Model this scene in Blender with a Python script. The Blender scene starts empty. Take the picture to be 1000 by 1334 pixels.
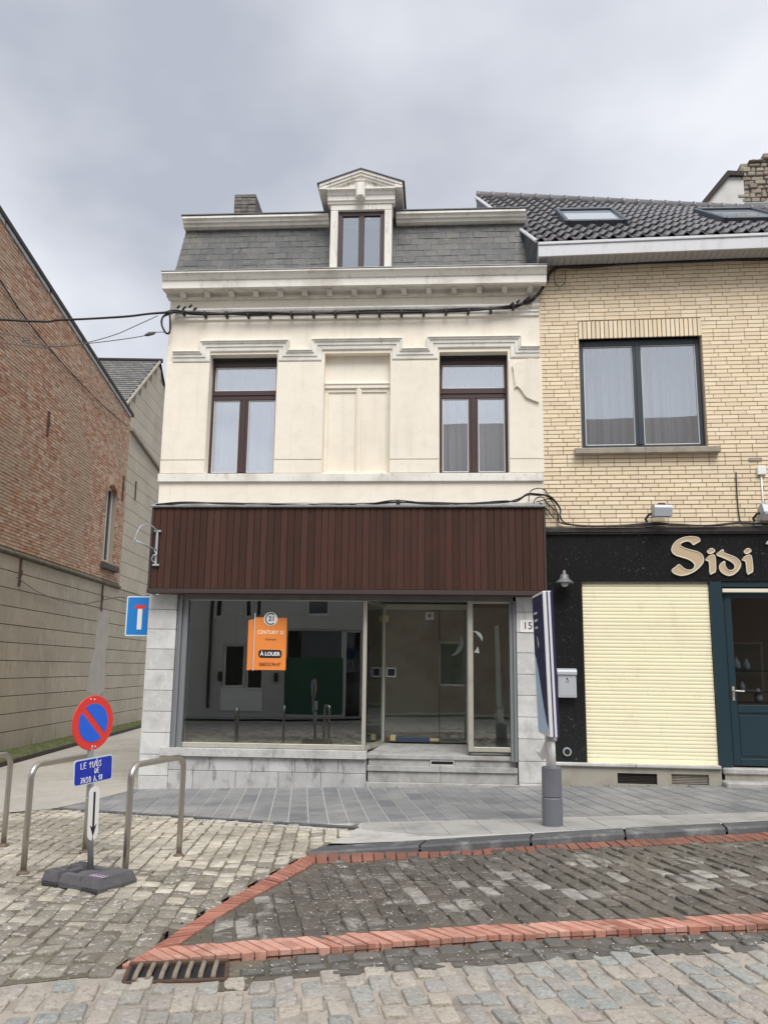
import bpy, bmesh, math, random
from mathutils import Vector, Matrix
random.seed(11)
R = math.radians
SC = bpy.context.scene
COL = SC.collection

# ------------------------------------------------------------------ camera
EYE = Vector((0, -13, 1.6))
def make_camera(f=1100.0, pitch=10.5, roll=.7, yaw=3.75):
    p, r, y = R(pitch), R(roll), R(yaw)
    fw = Vector((-math.sin(y)*math.cos(p), math.cos(y)*math.cos(p), math.sin(p)))
    rt = Vector((math.cos(y), math.sin(y), 0)); up = rt.cross(fw)
    rr = rt*math.cos(r)+up*math.sin(r); uu = up*math.cos(r)-rt*math.sin(r)
    cd = bpy.data.cameras.new('camera'); co = bpy.data.objects.new('camera', cd); COL.objects.link(co)
    m = Matrix((rr, uu, -fw)).transposed().to_4x4(); m.translation = EYE
    co.matrix_world = m
    cd.sensor_fit = 'VERTICAL'; cd.sensor_height = 36; cd.lens = f/1334*36
    cd.clip_start = .1; cd.clip_end = 3000
    SC.camera = co
make_camera()

# ------------------------------------------------------------------ sky, sun, exposure
SUN_EL, SUN_AZ = R(54), R(165)          # azimuth from +Y clockwise: behind the camera, a little to the right
def make_world():
    w = bpy.data.worlds.new('World'); SC.world = w; w.use_nodes = True
    nt = w.node_tree; N = nt.nodes; L = nt.links; N.clear()
    out = N.new('ShaderNodeOutputWorld'); bg = N.new('ShaderNodeBackground'); bg.inputs[1].default_value = .1
    sky = N.new('ShaderNodeTexSky'); sky.sky_type = 'NISHITA'; sky.sun_disc = False
    sky.sun_elevation = SUN_EL; sky.sun_rotation = SUN_AZ
    tc = N.new('ShaderNodeTexCoord'); sp = N.new('ShaderNodeSeparateXYZ'); L.new(tc.outputs['Generated'], sp.inputs[0])
    zz = N.new('ShaderNodeMath'); zz.operation = 'MAXIMUM'; zz.inputs[1].default_value = 0.0; L.new(sp.outputs[2], zz.inputs[0])
    za = N.new('ShaderNodeMath'); za.inputs[1].default_value = .22; L.new(zz.outputs[0], za.inputs[0])
    dx = N.new('ShaderNodeMath'); dx.operation = 'DIVIDE'; L.new(sp.outputs[0], dx.inputs[0]); L.new(za.outputs[0], dx.inputs[1])
    dy = N.new('ShaderNodeMath'); dy.operation = 'DIVIDE'; L.new(sp.outputs[1], dy.inputs[0]); L.new(za.outputs[0], dy.inputs[1])
    cb = N.new('ShaderNodeCombineXYZ'); L.new(dx.outputs[0], cb.inputs[0]); L.new(dy.outputs[0], cb.inputs[1]); cb.inputs[2].default_value = 15.17
    n1 = N.new('ShaderNodeTexNoise'); n1.inputs['Scale'].default_value = .95; n1.inputs['Detail'].default_value = 5; n1.inputs['Roughness'].default_value = .52
    L.new(cb.outputs[0], n1.inputs['Vector'])
    rp = N.new('ShaderNodeValToRGB'); L.new(n1.outputs[0], rp.inputs[0])
    e = rp.color_ramp.elements; e[0].position = .30; e[0].color = (2.25, 2.38, 2.72, 1); e[1].position = .52; e[1].color = (4.1, 4.18, 4.42, 1)
    mx = N.new('ShaderNodeMix'); mx.data_type = 'RGBA'; mx.inputs[0].default_value = .95
    L.new(sky.outputs[0], mx.inputs[6]); L.new(rp.outputs[0], mx.inputs[7])
    L.new(mx.outputs[2], bg.inputs[0]); L.new(bg.outputs[0], out.inputs[0])
make_world()
sd = bpy.data.lights.new('sun', 'SUN'); sd.energy = 1.5; sd.angle = R(32); sd.color = (1, .965, .92)
so = bpy.data.objects.new('sun', sd); COL.objects.link(so)
sv = Vector((math.sin(SUN_AZ)*math.cos(SUN_EL), math.cos(SUN_AZ)*math.cos(SUN_EL), math.sin(SUN_EL)))
so.rotation_euler = sv.to_track_quat('Z', 'Y').to_euler(); so.location = sv*60
SC.render.engine = 'CYCLES'
SC.view_settings.view_transform = 'Standard'; SC.view_settings.look = 'None'
SC.view_settings.gamma = 1; SC.view_settings.use_curve_mapping = False
SC.view_settings.exposure = 1.15
SC.cycles.max_bounces = 8; SC.cycles.transparent_max_bounces = 16

# ------------------------------------------------------------------ materials
def mat(name, c=(.5,.5,.5), rough=.8, metal=0., rnd=0., pal=None, mott=(), bump=(), spec=.5):
    m = bpy.data.materials.new(name); m.use_nodes = True
    nt = m.node_tree; N = nt.nodes; L = nt.links; bs = N['Principled BSDF']
    bs.inputs['Roughness'].default_value = rough; bs.inputs['Metallic'].default_value = metal
    bs.inputs['Specular IOR Level'].default_value = spec
    geo = N.new('ShaderNodeNewGeometry')
    col = None
    if pal or rnd:
        oi = N.new('ShaderNodeObjectInfo'); at = N.new('ShaderNodeAttribute'); at.attribute_name = 'tone'
        ad = N.new('ShaderNodeMath'); L.new(oi.outputs['Random'], ad.inputs[0]); L.new(at.outputs['Fac'], ad.inputs[1])
        fr = N.new('ShaderNodeMath'); fr.operation = 'FRACT'; L.new(ad.outputs[0], fr.inputs[0])
        rv = fr.outputs[0]
    if pal:
        rp = N.new('ShaderNodeValToRGB'); L.new(rv, rp.inputs[0]); cr = rp.color_ramp; cr.interpolation = 'LINEAR'
        for i, p in enumerate(pal):
            x = i/(len(pal)-1) if len(pal) > 1 else 0
            if i == 0: el = cr.elements[0]
            elif i == len(pal)-1: el = cr.elements[-1]
            else: el = cr.elements.new(x)
            el.position = x; el.color = (*p, 1)
        col = rp.outputs[0]
    else:
        rg = N.new('ShaderNodeRGB'); rg.outputs[0].default_value = (*c, 1); col = rg.outputs[0]
    if rnd:
        wn = N.new('ShaderNodeTexWhiteNoise'); wn.noise_dimensions = '1D'; L.new(rv, wn.inputs['W'])
        mr = N.new('ShaderNodeMapRange'); mr.inputs[3].default_value = 1-rnd; mr.inputs[4].default_value = 1+rnd; L.new(wn.outputs[0], mr.inputs[0])
        mu = N.new('ShaderNodeVectorMath'); mu.operation = 'SCALE'; L.new(col, mu.inputs[0]); L.new(mr.outputs[0], mu.inputs['Scale'])
        col = mu.outputs[0]
    def noise(scale, detail=4, st=None, rg=.55):
        n = N.new('ShaderNodeTexNoise'); n.inputs['Scale'].default_value = scale; n.inputs['Detail'].default_value = detail; n.inputs['Roughness'].default_value = rg
        v = geo.outputs['Position']
        if st:
            mp = N.new('ShaderNodeMapping'); mp.inputs['Scale'].default_value = st; L.new(v, mp.inputs[0]); v = mp.outputs[0]
        L.new(v, n.inputs['Vector']); return n.outputs[0]
    for mt in mott:
        scale, lo, hi, cc, fac = mt[:5]
        n = noise(scale, 6, mt[5] if len(mt) > 5 else None, .62)
        mr = N.new('ShaderNodeMapRange'); mr.inputs[1].default_value = lo; mr.inputs[2].default_value = hi; mr.inputs[3].default_value = 0; mr.inputs[4].default_value = fac
        L.new(n, mr.inputs[0])
        mx = N.new('ShaderNodeMix'); mx.data_type = 'RGBA'; L.new(mr.outputs[0], mx.inputs[0]); L.new(col, mx.inputs[6]); mx.inputs[7].default_value = (*cc, 1)
        col = mx.outputs[2]
    L.new(col, bs.inputs['Base Color'])
    prev = None
    for (scale, st, dist) in bump:
        b = N.new('ShaderNodeBump'); b.inputs['Strength'].default_value = st; b.inputs['Distance'].default_value = dist
        L.new(noise(scale, 5), b.inputs['Height'])
        if prev: L.new(prev, b.inputs['Normal'])
        prev = b.outputs[0]
    if prev: L.new(prev, bs.inputs['Normal'])
    return m

def glass(name, tint=(.82,.85,.84), refl=1.0, base=.0):
    m = bpy.data.materials.new(name); m.use_nodes = True
    nt = m.node_tree; N = nt.nodes; L = nt.links; N.clear()
    out = N.new('ShaderNodeOutputMaterial'); mx = N.new('ShaderNodeMixShader')
    tr = N.new('ShaderNodeBsdfTransparent'); tr.inputs[0].default_value = (*tint, 1)
    gl = N.new('ShaderNodeBsdfGlossy'); gl.inputs['Roughness'].default_value = .012; gl.inputs[0].default_value = (.95,.97,1,1)
    geo = N.new('ShaderNodeNewGeometry')
    nz = N.new('ShaderNodeTexNoise'); nz.inputs['Scale'].default_value = 1.3; nz.inputs['Detail'].default_value = 1
    L.new(geo.outputs['Position'], nz.inputs['Vector'])
    bp = N.new('ShaderNodeBump'); bp.inputs['Strength'].default_value = .006; bp.inputs['Distance'].default_value = .1; L.new(nz.outputs[0], bp.inputs['Height']); L.new(bp.outputs[0], gl.inputs['Normal'])
    lw = N.new('ShaderNodeLayerWeight'); lw.inputs[0].default_value = .5
    fr = N.new('ShaderNodeMath'); fr.operation = 'POWER'; fr.inputs[1].default_value = 5; L.new(lw.outputs['Facing'], fr.inputs[0])
    ma = N.new('ShaderNodeMath'); ma.operation = 'MULTIPLY_ADD'; ma.inputs[1].default_value = .9; ma.inputs[2].default_value = base; ma.use_clamp = True
    L.new(fr.outputs[0], ma.inputs[0]); L.new(ma.outputs[0], mx.inputs[0]); L.new(tr.outputs[0], mx.inputs[1]); L.new(gl.outputs[0], mx.inputs[2]); L.new(mx.outputs[0], out.inputs[0])
    return m

def sheer(name, c, dens):
    m = bpy.data.materials.new(name); m.use_nodes = True
    nt = m.node_tree; N = nt.nodes; L = nt.links; N.clear()
    out = N.new('ShaderNodeOutputMaterial'); mx = N.new('ShaderNodeMixShader'); mx.inputs[0].default_value = dens
    tr = N.new('ShaderNodeBsdfTransparent'); df = N.new('ShaderNodeBsdfDiffuse'); df.inputs[0].default_value = (*c, 1)
    L.new(tr.outputs[0], mx.inputs[1]); L.new(df.outputs[0], mx.inputs[2]); L.new(mx.outputs[0], out.inputs[0])
    return m

X = {}
X['stucco'] = mat('stucco', (.83,.775,.67), .9, mott=[(.9,.45,.72,(.70,.63,.51),.6), (5,.5,.75,(.72,.66,.56),.6), (1.6,.55,.74,(.60,.55,.46),.4,(5,5,.3)), (22,.62,.72,(.55,.49,.40),.4)], bump=[(60,.12,.01),(4,.15,.02)])
X['trim'] = mat('painted_trim', (.77,.75,.69), .8, mott=[(1.6,.5,.72,(.46,.43,.37),.7), (9,.55,.75,(.40,.37,.32),.6,(1,1,.5)), (30,.62,.72,(.25,.22,.19),.45)], bump=[(40,.15,.01)])
X['dormer_paint'] = mat('peeling_dormer_paint', (.77,.745,.69), .85, mott=[(10,.56,.66,(.30,.26,.22),.7,(2.2,2.2,.35)), (2,.52,.72,(.56,.53,.48),.5)], bump=[(40,.3,.01)])
X['wood'] = mat('stained_wood_planks', (.058,.0265,.019), .6, rnd=.26, mott=[(3,.5,.75,(.035,.019,.017),.7,(6,6,.5)), (1.0,.5,.7,(.075,.029,.017),.7)], bump=[(30,.3,.004)], spec=.2)
X['wood_dark'] = mat('dark_trim_board', (.045,.030,.028), .6)
X['bluestone'] = mat('bluestone_block', (.455,.455,.45), .75, rnd=.13, mott=[(1.7,.46,.72,(.27,.27,.265),.7), (8,.5,.72,(.56,.555,.54),.6), (2.6,.53,.64,(.15,.145,.135),.7,(2,2,.8)),(16,.58,.72,(.20,.195,.185),.5)], bump=[(50,.2,.006)])
X['bluestone_light'] = mat('honed_bluestone', (.52,.515,.50), .7, rnd=.08, mott=[(3,.45,.7,(.30,.295,.285),.75), (14,.5,.75,(.2,.195,.185),.5)], bump=[(50,.15,.005)])
X['step_stone'] = mat('weathered_step_stone', (.37,.365,.35), .8, rnd=.1, mott=[(3,.45,.7,(.20,.195,.185),.8), (14,.5,.75,(.50,.49,.47),.5)], bump=[(40,.3,.006)])
X['pillar_stone'] = mat('pale_pillar_stone', (.55,.55,.535), .75, rnd=.12, mott=[(2.4,.46,.64,(.36,.36,.35),.65), (8,.5,.72,(.68,.68,.66),.6), (3.2,.58,.72,(.25,.245,.235),.5,(2,2,.7))], bump=[(50,.2,.006)])
X['mortar'] = mat('stone_joint', (.22,.215,.205), .95)
X['slate'] = mat('roof_slate', pal=[(.06,.063,.066),(.095,.096,.098),(.072,.076,.075),(.115,.114,.11),(.068,.069,.074)], rough=.62, mott=[(1.6,.48,.68,(.145,.14,.115),.6),(12,.55,.72,(.21,.205,.185),.6)], bump=[(25,.25,.006)])
X['slate_bed'] = mat('slate_underlay', (.03,.03,.032), .9)
X['zinc'] = mat('zinc_flashing', (.36,.37,.38), .5, metal=.35, mott=[(5,.45,.7,(.22,.22,.22),.7)], bump=[(6,.3,.02)])
X['lead'] = mat('lead_sheet', (.10,.105,.115), .55, metal=.3, mott=[(4,.5,.7,(.2,.2,.2),.6)])
X['brown_frame'] = mat('brown_window_frame', (.058,.032,.032), .42)
X['brown_dark'] = mat('shaded_shutter_box', (.025,.02,.022), .5)
X['bead'] = mat('glazing_spacer', (.62,.63,.63), .5)
X['glass_sky'] = glass('window_glass', (.90,.93,.95), 2.2, .42)
X['glass_side'] = glass('side_window_glass', (.90,.93,.95), 2.2, .30)
X['glass_dormer'] = glass('dormer_glass', (.75,.82,.88), 2.2, .30)
X['glass_shop'] = glass('shop_glass', (.84,.87,.84), 1.9, .14)
X['glass_door'] = glass('dark_door_glass', (.6,.62,.63), 1.6, .05)
X['curtain'] = sheer('sheer_curtain', (.86,.87,.87), .92)
X['curtain_grey'] = sheer('grey_sheer_curtain', (.66,.62,.61), .42)
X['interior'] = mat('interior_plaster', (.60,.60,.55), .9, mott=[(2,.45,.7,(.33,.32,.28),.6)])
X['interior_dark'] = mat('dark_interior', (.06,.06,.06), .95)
X['floor_in'] = mat('shop_floor', (.24,.215,.17), .6, mott=[(2,.45,.7,(.15,.135,.11),.6)])
X['alu'] = mat('anodised_aluminium', (.55,.53,.46), .42, metal=.55, mott=[(6,.5,.75,(.35,.33,.29),.5)])
X['steel_guide'] = mat('steel_shutter_guide', (.24,.25,.265), .5, metal=.4)
X['brass'] = mat('brass_fitting', (.62,.52,.28), .4, metal=.6)
X['black'] = mat('black_plastic', (.012,.012,.014), .5)
X['white'] = mat('white_enamel', (.80,.80,.78), .4)
X['white_film'] = mat('white_sticker', (.62,.62,.60), .6)
X['orange'] = mat('orange_board', (.76,.235,.045), .5, mott=[(3,.5,.8,(.70,.20,.035),.5)])
X['brown_print'] = mat('dark_print', (.10,.035,.012), .6)
X['cream_print'] = mat('cream_print', (.85,.78,.60), .6)
X['brick_yellow'] = mat('yellow_facing_brick', pal=[(.83,.695,.495),(.76,.63,.445),(.85,.73,.545),(.80,.665,.47),(.72,.60,.435),(.84,.715,.52)], rough=.85, mott=[(.8,.52,.78,(.62,.51,.37),.5),(4,.55,.75,(.62,.51,.38),.5),(45,.6,.75,(.52,.42,.29),.35)], bump=[(90,.2,.004)])
X['mortar_yellow'] = mat('brown_mortar', (.36,.29,.21), .95)
X['brick_red'] = mat('old_red_brick', pal=[(.43,.225,.135),(.52,.32,.21),(.35,.17,.105),(.58,.43,.32),(.46,.27,.17),(.58,.46,.36),(.36,.18,.115)], rough=.9, mott=[(.45,.46,.62,(.42,.32,.23),.7),(3,.54,.74,(.60,.52,.43),.5),(20,.58,.75,(.24,.16,.12),.5)], bump=[(60,.3,.006)])
X['mortar_red'] = mat('old_lime_mortar', (.33,.285,.23), .95)
X['cement'] = mat('scored_cement_render', (.40,.36,.285), .92, rnd=.06, mott=[(.7,.45,.68,(.32,.285,.235),.75),(2.6,.53,.72,(.50,.46,.39),.55),(5,.56,.72,(.22,.195,.155),.55,(1.5,1.5,.3))], bump=[(50,.25,.006)])
X['cement_patch'] = mat('fresh_cement_patch', (.44,.415,.375), .9, mott=[(3,.4,.7,(.36,.335,.295),.8),(9,.5,.7,(.40,.37,.32),.7)])
X['block_beige'] = mat('beige_cladding_block', (.47,.425,.345), .92, rnd=.07, mott=[(1,.45,.7,(.38,.34,.275),.7),(7,.55,.75,(.31,.275,.22),.5)])
X['joint_beige'] = mat('beige_block_joint', (.27,.24,.19), .95)
X['joint_dark'] = mat('dark_render_joint', (.075,.066,.054), .95)
X['granite'] = mat('polished_black_granite', (.012,.013,.0145), .22, mott=[(70,.62,.70,(.12,.13,.12),.8),(24,.64,.70,(.16,.15,.11),.7)])
X['granite_trim'] = mat('dark_cornice_stone', (.035,.034,.034), .4, mott=[(8,.5,.75,(.09,.085,.08),.7)])
X['shutter'] = mat('cream_shutter_slat', (.85,.79,.56), .5, rnd=.035, mott=[(1.6,.5,.75,(.74,.67,.46),.5),(5,.56,.72,(.62,.56,.40),.45,(1,1,.5)),(25,.64,.72,(.45,.40,.30),.4)])
X['teal'] = mat('teal_door_paint', (.013,.035,.046), .38)
X['letter'] = mat('tan_letter_face', (.50,.385,.245), .5)
X['letter_edge'] = mat('pale_letter_edge', (.74,.68,.56), .5)
X['anthracite'] = mat('anthracite_window_frame', (.037,.05,.064), .4)
X['concrete'] = mat('concrete_sill', (.34,.30,.25), .9, mott=[(4,.45,.7,(.20,.18,.15),.7)], bump=[(40,.2,.005)])
X['plinth_conc'] = mat('mossy_plinth_render', (.33,.31,.26), .9, mott=[(3,.45,.68,(.22,.205,.165),.8),(2.3,.58,.72,(.13,.14,.06),.7)], bump=[(30,.3,.008)])
X['tile'] = mat('dark_glazed_pantile', pal=[(.135,.13,.138),(.17,.163,.168),(.15,.145,.155),(.195,.187,.19)], rough=.24, mott=[(5,.52,.7,(.24,.235,.22),.6),(20,.6,.72,(.08,.085,.06),.5)])
X['pvc'] = mat('pale_gutter_board', (.60,.61,.63), .5, mott=[(5,.5,.75,(.40,.39,.37),.55,(1,1,.3)),(20,.6,.75,(.30,.26,.2),.4)])
X['soffit'] = mat('grey_soffit_board', (.34,.34,.345), .7)
X['steel'] = mat('brushed_stainless', (.50,.475,.435), .34, metal=.9, mott=[(5,.5,.75,(.38,.34,.28),.5)])
X['galv'] = mat('galvanised_steel', (.42,.44,.46), .42, metal=.6, mott=[(12,.45,.65,(.34,.36,.38),.7)])
X['rust'] = mat('rusty_iron', (.10,.058,.042), .9, mott=[(14,.45,.7,(.07,.035,.025),.8)])
X['collar_rust'] = mat('stained_base_collar', (.19,.15,.12), .75, metal=.3, mott=[(20,.45,.65,(.13,.07,.045),.7)])
X['iron'] = mat('dark_wrought_iron', (.035,.026,.022), .8)
X['sign_red'] = mat('reflective_red', (.74,.045,.035), .42)
X['sign_blue'] = mat('reflective_blue', (.018,.13,.72), .38)
X['plate_blue'] = mat('deep_blue_plate', (.012,.035,.42), .4)
X['dead_blue'] = mat('bright_sign_blue', (.012,.20,.58), .4)
X['sign_edge'] = mat('pale_sign_border', (.62,.74,.80), .45)
X['rubber'] = mat('recycled_rubber', (.10,.097,.105), .9, mott=[(10,.5,.7,(.14,.135,.14),.6)], bump=[(60,.5,.01),(12,.3,.02)])
X['purple'] = mat('lilac_paint', (.42,.30,.44), .8)
X['collar'] = mat('grey_plastic_collar', (.145,.15,.175), .55)
X['navy'] = mat('navy_print', (.022,.022,.075), .45)
X['pale_blue'] = mat('pale_blue_print', (.50,.66,.80), .45)
X['paper'] = mat('torn_paper', (.55,.55,.53), .8)
X['cable'] = mat('black_cable', (.018,.017,.019), .6)
X['cable_grey'] = mat('grey_wire', (.10,.10,.10), .6)
X['grey_metal'] = mat('grey_cast_metal', (.40,.43,.46), .5, metal=.3)
X['mail'] = mat('silver_letterbox', (.52,.55,.58), .42, metal=.35)
X['cob_fore'] = mat('pale_sett', pal=[(.50,.455,.365),(.565,.52,.425),(.44,.40,.32),(.53,.49,.405),(.47,.44,.375),(.60,.555,.455)], rough=.85, mott=[(.7,.45,.60,(.20,.18,.145),.85),(2.2,.5,.64,(.28,.25,.20),.6),(6,.48,.66,(.33,.30,.245),.7),(40,.52,.66,(.30,.27,.22),.45),(16,.58,.68,(.74,.72,.67),.6),(60,.54,.66,(.24,.215,.17),.5)], bump=[(35,.5,.012)])
X['cob_grimy'] = mat('grimy_sett', pal=[(.23,.205,.165),(.30,.27,.22),(.175,.157,.128),(.35,.32,.265),(.25,.23,.195),(.20,.172,.138)], rough=.8, mott=[(1.1,.48,.66,(.16,.142,.115),.7),(6,.5,.68,(.19,.17,.138),.7),(18,.56,.64,(.60,.58,.54),.7),(55,.52,.64,(.12,.107,.085),.55)], bump=[(30,.8,.016),(90,.4,.006)])
X['cob_bay'] = mat('dark_sett', pal=[(.09,.079,.066),(.122,.108,.091),(.072,.064,.054),(.145,.13,.11),(.10,.088,.074)], rough=.5, mott=[(2.0,.56,.66,(.46,.44,.40),.75),(14,.6,.68,(.42,.41,.38),.6),(.6,.5,.7,(.085,.078,.068),.6),(26,.50,.64,(.065,.058,.05),.7),(60,.56,.66,(.30,.285,.26),.5)], bump=[(30,.6,.012)])  # large pale blotches put a whitish reflection into the stone colour
X['cob_road'] = mat('worn_road_sett', pal=[(.36,.32,.27),(.27,.30,.29),(.42,.36,.305),(.31,.335,.32),(.38,.33,.30),(.25,.27,.26),(.46,.41,.34),(.40,.36,.31)], rough=.66, mott=[(1.3,.5,.7,(.40,.37,.33),.4),(9,.5,.72,(.45,.42,.37),.6),(22,.54,.68,(.17,.155,.135),.6),(45,.54,.66,(.60,.56,.50),.55),(70,.54,.66,(.15,.138,.12),.5)], bump=[(30,.8,.014),(7,.5,.025)])
X['cob_sheen'] = mat('pale_sheen_sett', pal=[(.30,.29,.265),(.24,.225,.20),(.36,.345,.315)], rough=.6, mott=[(8,.45,.62,(.14,.128,.11),.75),(22,.55,.68,(.44,.43,.40),.6)], bump=[(30,.6,.012)])  # lighter bay setts, whitish reflection painted into their colour
X['cob_gut'] = mat('gutter_sett', pal=[(.105,.10,.09),(.14,.133,.12),(.09,.085,.078),(.165,.155,.14)], rough=.7, mott=[(10,.55,.7,(.28,.265,.24),.6)], bump=[(30,.6,.012)])
X['grit_road'] = mat('sandy_joint', (.40,.35,.295), .95, mott=[(5,.46,.62,(.22,.20,.17),.85),(1.7,.5,.66,(.28,.255,.22),.7),(60,.5,.7,(.50,.45,.385),.6)], bump=[(70,.6,.012)])
X['grit_dark'] = mat('dirty_joint', (.115,.10,.08), .95, mott=[(3,.5,.7,(.07,.075,.035),.7),(14,.55,.7,(.21,.19,.16),.7)], bump=[(60,.6,.015)])
X['grit_fore'] = mat('brown_joint', (.155,.135,.098), .95, mott=[(2,.45,.65,(.08,.072,.05),.8),(24,.55,.7,(.34,.31,.25),.7),(1.6,.55,.7,(.12,.13,.05),.5)], bump=[(60,.6,.015)])
X['redbrick_strip'] = mat('red_clay_paver', pal=[(.45,.19,.135),(.25,.105,.075),(.55,.29,.22),(.47,.205,.145),(.60,.35,.28),(.36,.14,.10),(.52,.26,.195)], rough=.8, mott=[(3,.5,.68,(.20,.09,.065),.8),(1.1,.5,.66,(.62,.34,.26),.6),(12,.52,.68,(.64,.40,.33),.7),(30,.6,.7,(.17,.08,.06),.5)], bump=[(50,.4,.006)])
X['redbrick_dirty'] = mat('dirty_red_paver', pal=[(.24,.095,.065),(.20,.08,.055),(.28,.12,.085),(.18,.075,.055)], rough=.8, mott=[(3,.48,.66,(.13,.075,.055),.7),(12,.55,.7,(.36,.19,.14),.5)], bump=[(50,.4,.006)])
X['redbrick_diag'] = mat('worn_red_paver', pal=[(.36,.145,.10),(.30,.115,.08),(.42,.18,.125),(.27,.10,.075)], rough=.8, mott=[(2.5,.5,.68,(.22,.10,.07),.7),(10,.55,.7,(.55,.32,.25),.6,(1,1,1)),(30,.6,.7,(.17,.08,.06),.5)], bump=[(50,.4,.006)])
X['slab'] = mat('blue_grey_paving_slab', pal=[(.175,.182,.19),(.215,.22,.225),(.15,.157,.168),(.25,.252,.252),(.19,.195,.20)], rough=.66, mott=[(1.1,.46,.64,(.31,.31,.30),.65),(3,.5,.68,(.135,.14,.148),.6),(11,.53,.72,(.27,.268,.26),.5)], bump=[(50,.2,.004)])
X['slab_joint'] = mat('pale_slab_joint', (.44,.43,.405), .95, mott=[(4,.5,.7,(.26,.25,.235),.7)])
X['flag'] = mat('pale_concrete_flag', pal=[(.33,.325,.31),(.36,.355,.34),(.305,.30,.29)], rough=.85, mott=[(1.6,.48,.7,(.19,.187,.178),.7),(12,.55,.72,(.37,.365,.35),.5)], bump=[(50,.2,.004)])
X['kerb'] = mat('bluestone_kerb', (.088,.092,.098), .6, rnd=.15, mott=[(3.2,.52,.66,(.27,.27,.265),.6),(9,.5,.66,(.06,.06,.063),.75)], bump=[(25,.3,.008)])
X['alley'] = mat('worn_alley_concrete', (.40,.375,.33), .88, mott=[(.6,.42,.66,(.30,.28,.245),.75),(2.5,.52,.7,(.48,.455,.405),.6),(14,.58,.72,(.10,.095,.08),.5)], bump=[(30,.4,.012)])
X['moss'] = mat('moss_ground', (.085,.105,.032), .95, mott=[(5,.45,.62,(.15,.14,.085),.8),(1.2,.5,.66,(.06,.085,.02),.7)], bump=[(30,.9,.03)])
X['ground'] = mat('packed_earth', (.13,.12,.10), .95, mott=[(1,.45,.65,(.09,.085,.07),.7)])
X['weed'] = mat('weed_leaf', pal=[(.07,.11,.03),(.10,.12,.035),(.13,.12,.05)], rough=.8)
X['confetti'] = mat('paper_confetti', (.62,.61,.60), .8)
X['chimney_brick'] = mat('sooty_chimney_brick', pal=[(.13,.12,.11),(.18,.165,.15),(.10,.095,.09),(.22,.20,.175)], rough=.95, mott=[(9,.5,.7,(.30,.29,.26),.6)], bump=[(40,.5,.01)])
X['rubble'] = mat('rubble_stone', pal=[(.30,.27,.22),(.37,.33,.26),(.24,.21,.175),(.34,.27,.21),(.28,.265,.235)], rough=.95, mott=[(6,.5,.7,(.17,.15,.125),.7)], bump=[(20,.8,.03)])
X['render_white'] = mat('white_gable_render', (.60,.60,.58), .9, mott=[(2,.45,.7,(.48,.47,.44),.7)])
X['opp_pale'] = mat('pale_grey_render', (.55,.535,.51), .9, mott=[(1,.45,.7,(.45,.44,.42),.6)])
X['green'] = mat('green_garage_door', (.03,.10,.065), .6)
X['opp_roof'] = mat('brown_roof_tile', (.10,.08,.075), .7, rnd=.15, bump=[(20,.5,.02)])
X['opp_brick'] = mat('dull_brick', (.22,.14,.105), .9, mott=[(3,.45,.7,(.16,.10,.08),.7)])
X['porcelain'] = mat('pale_porcelain', (.6,.62,.63), .4)

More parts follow.
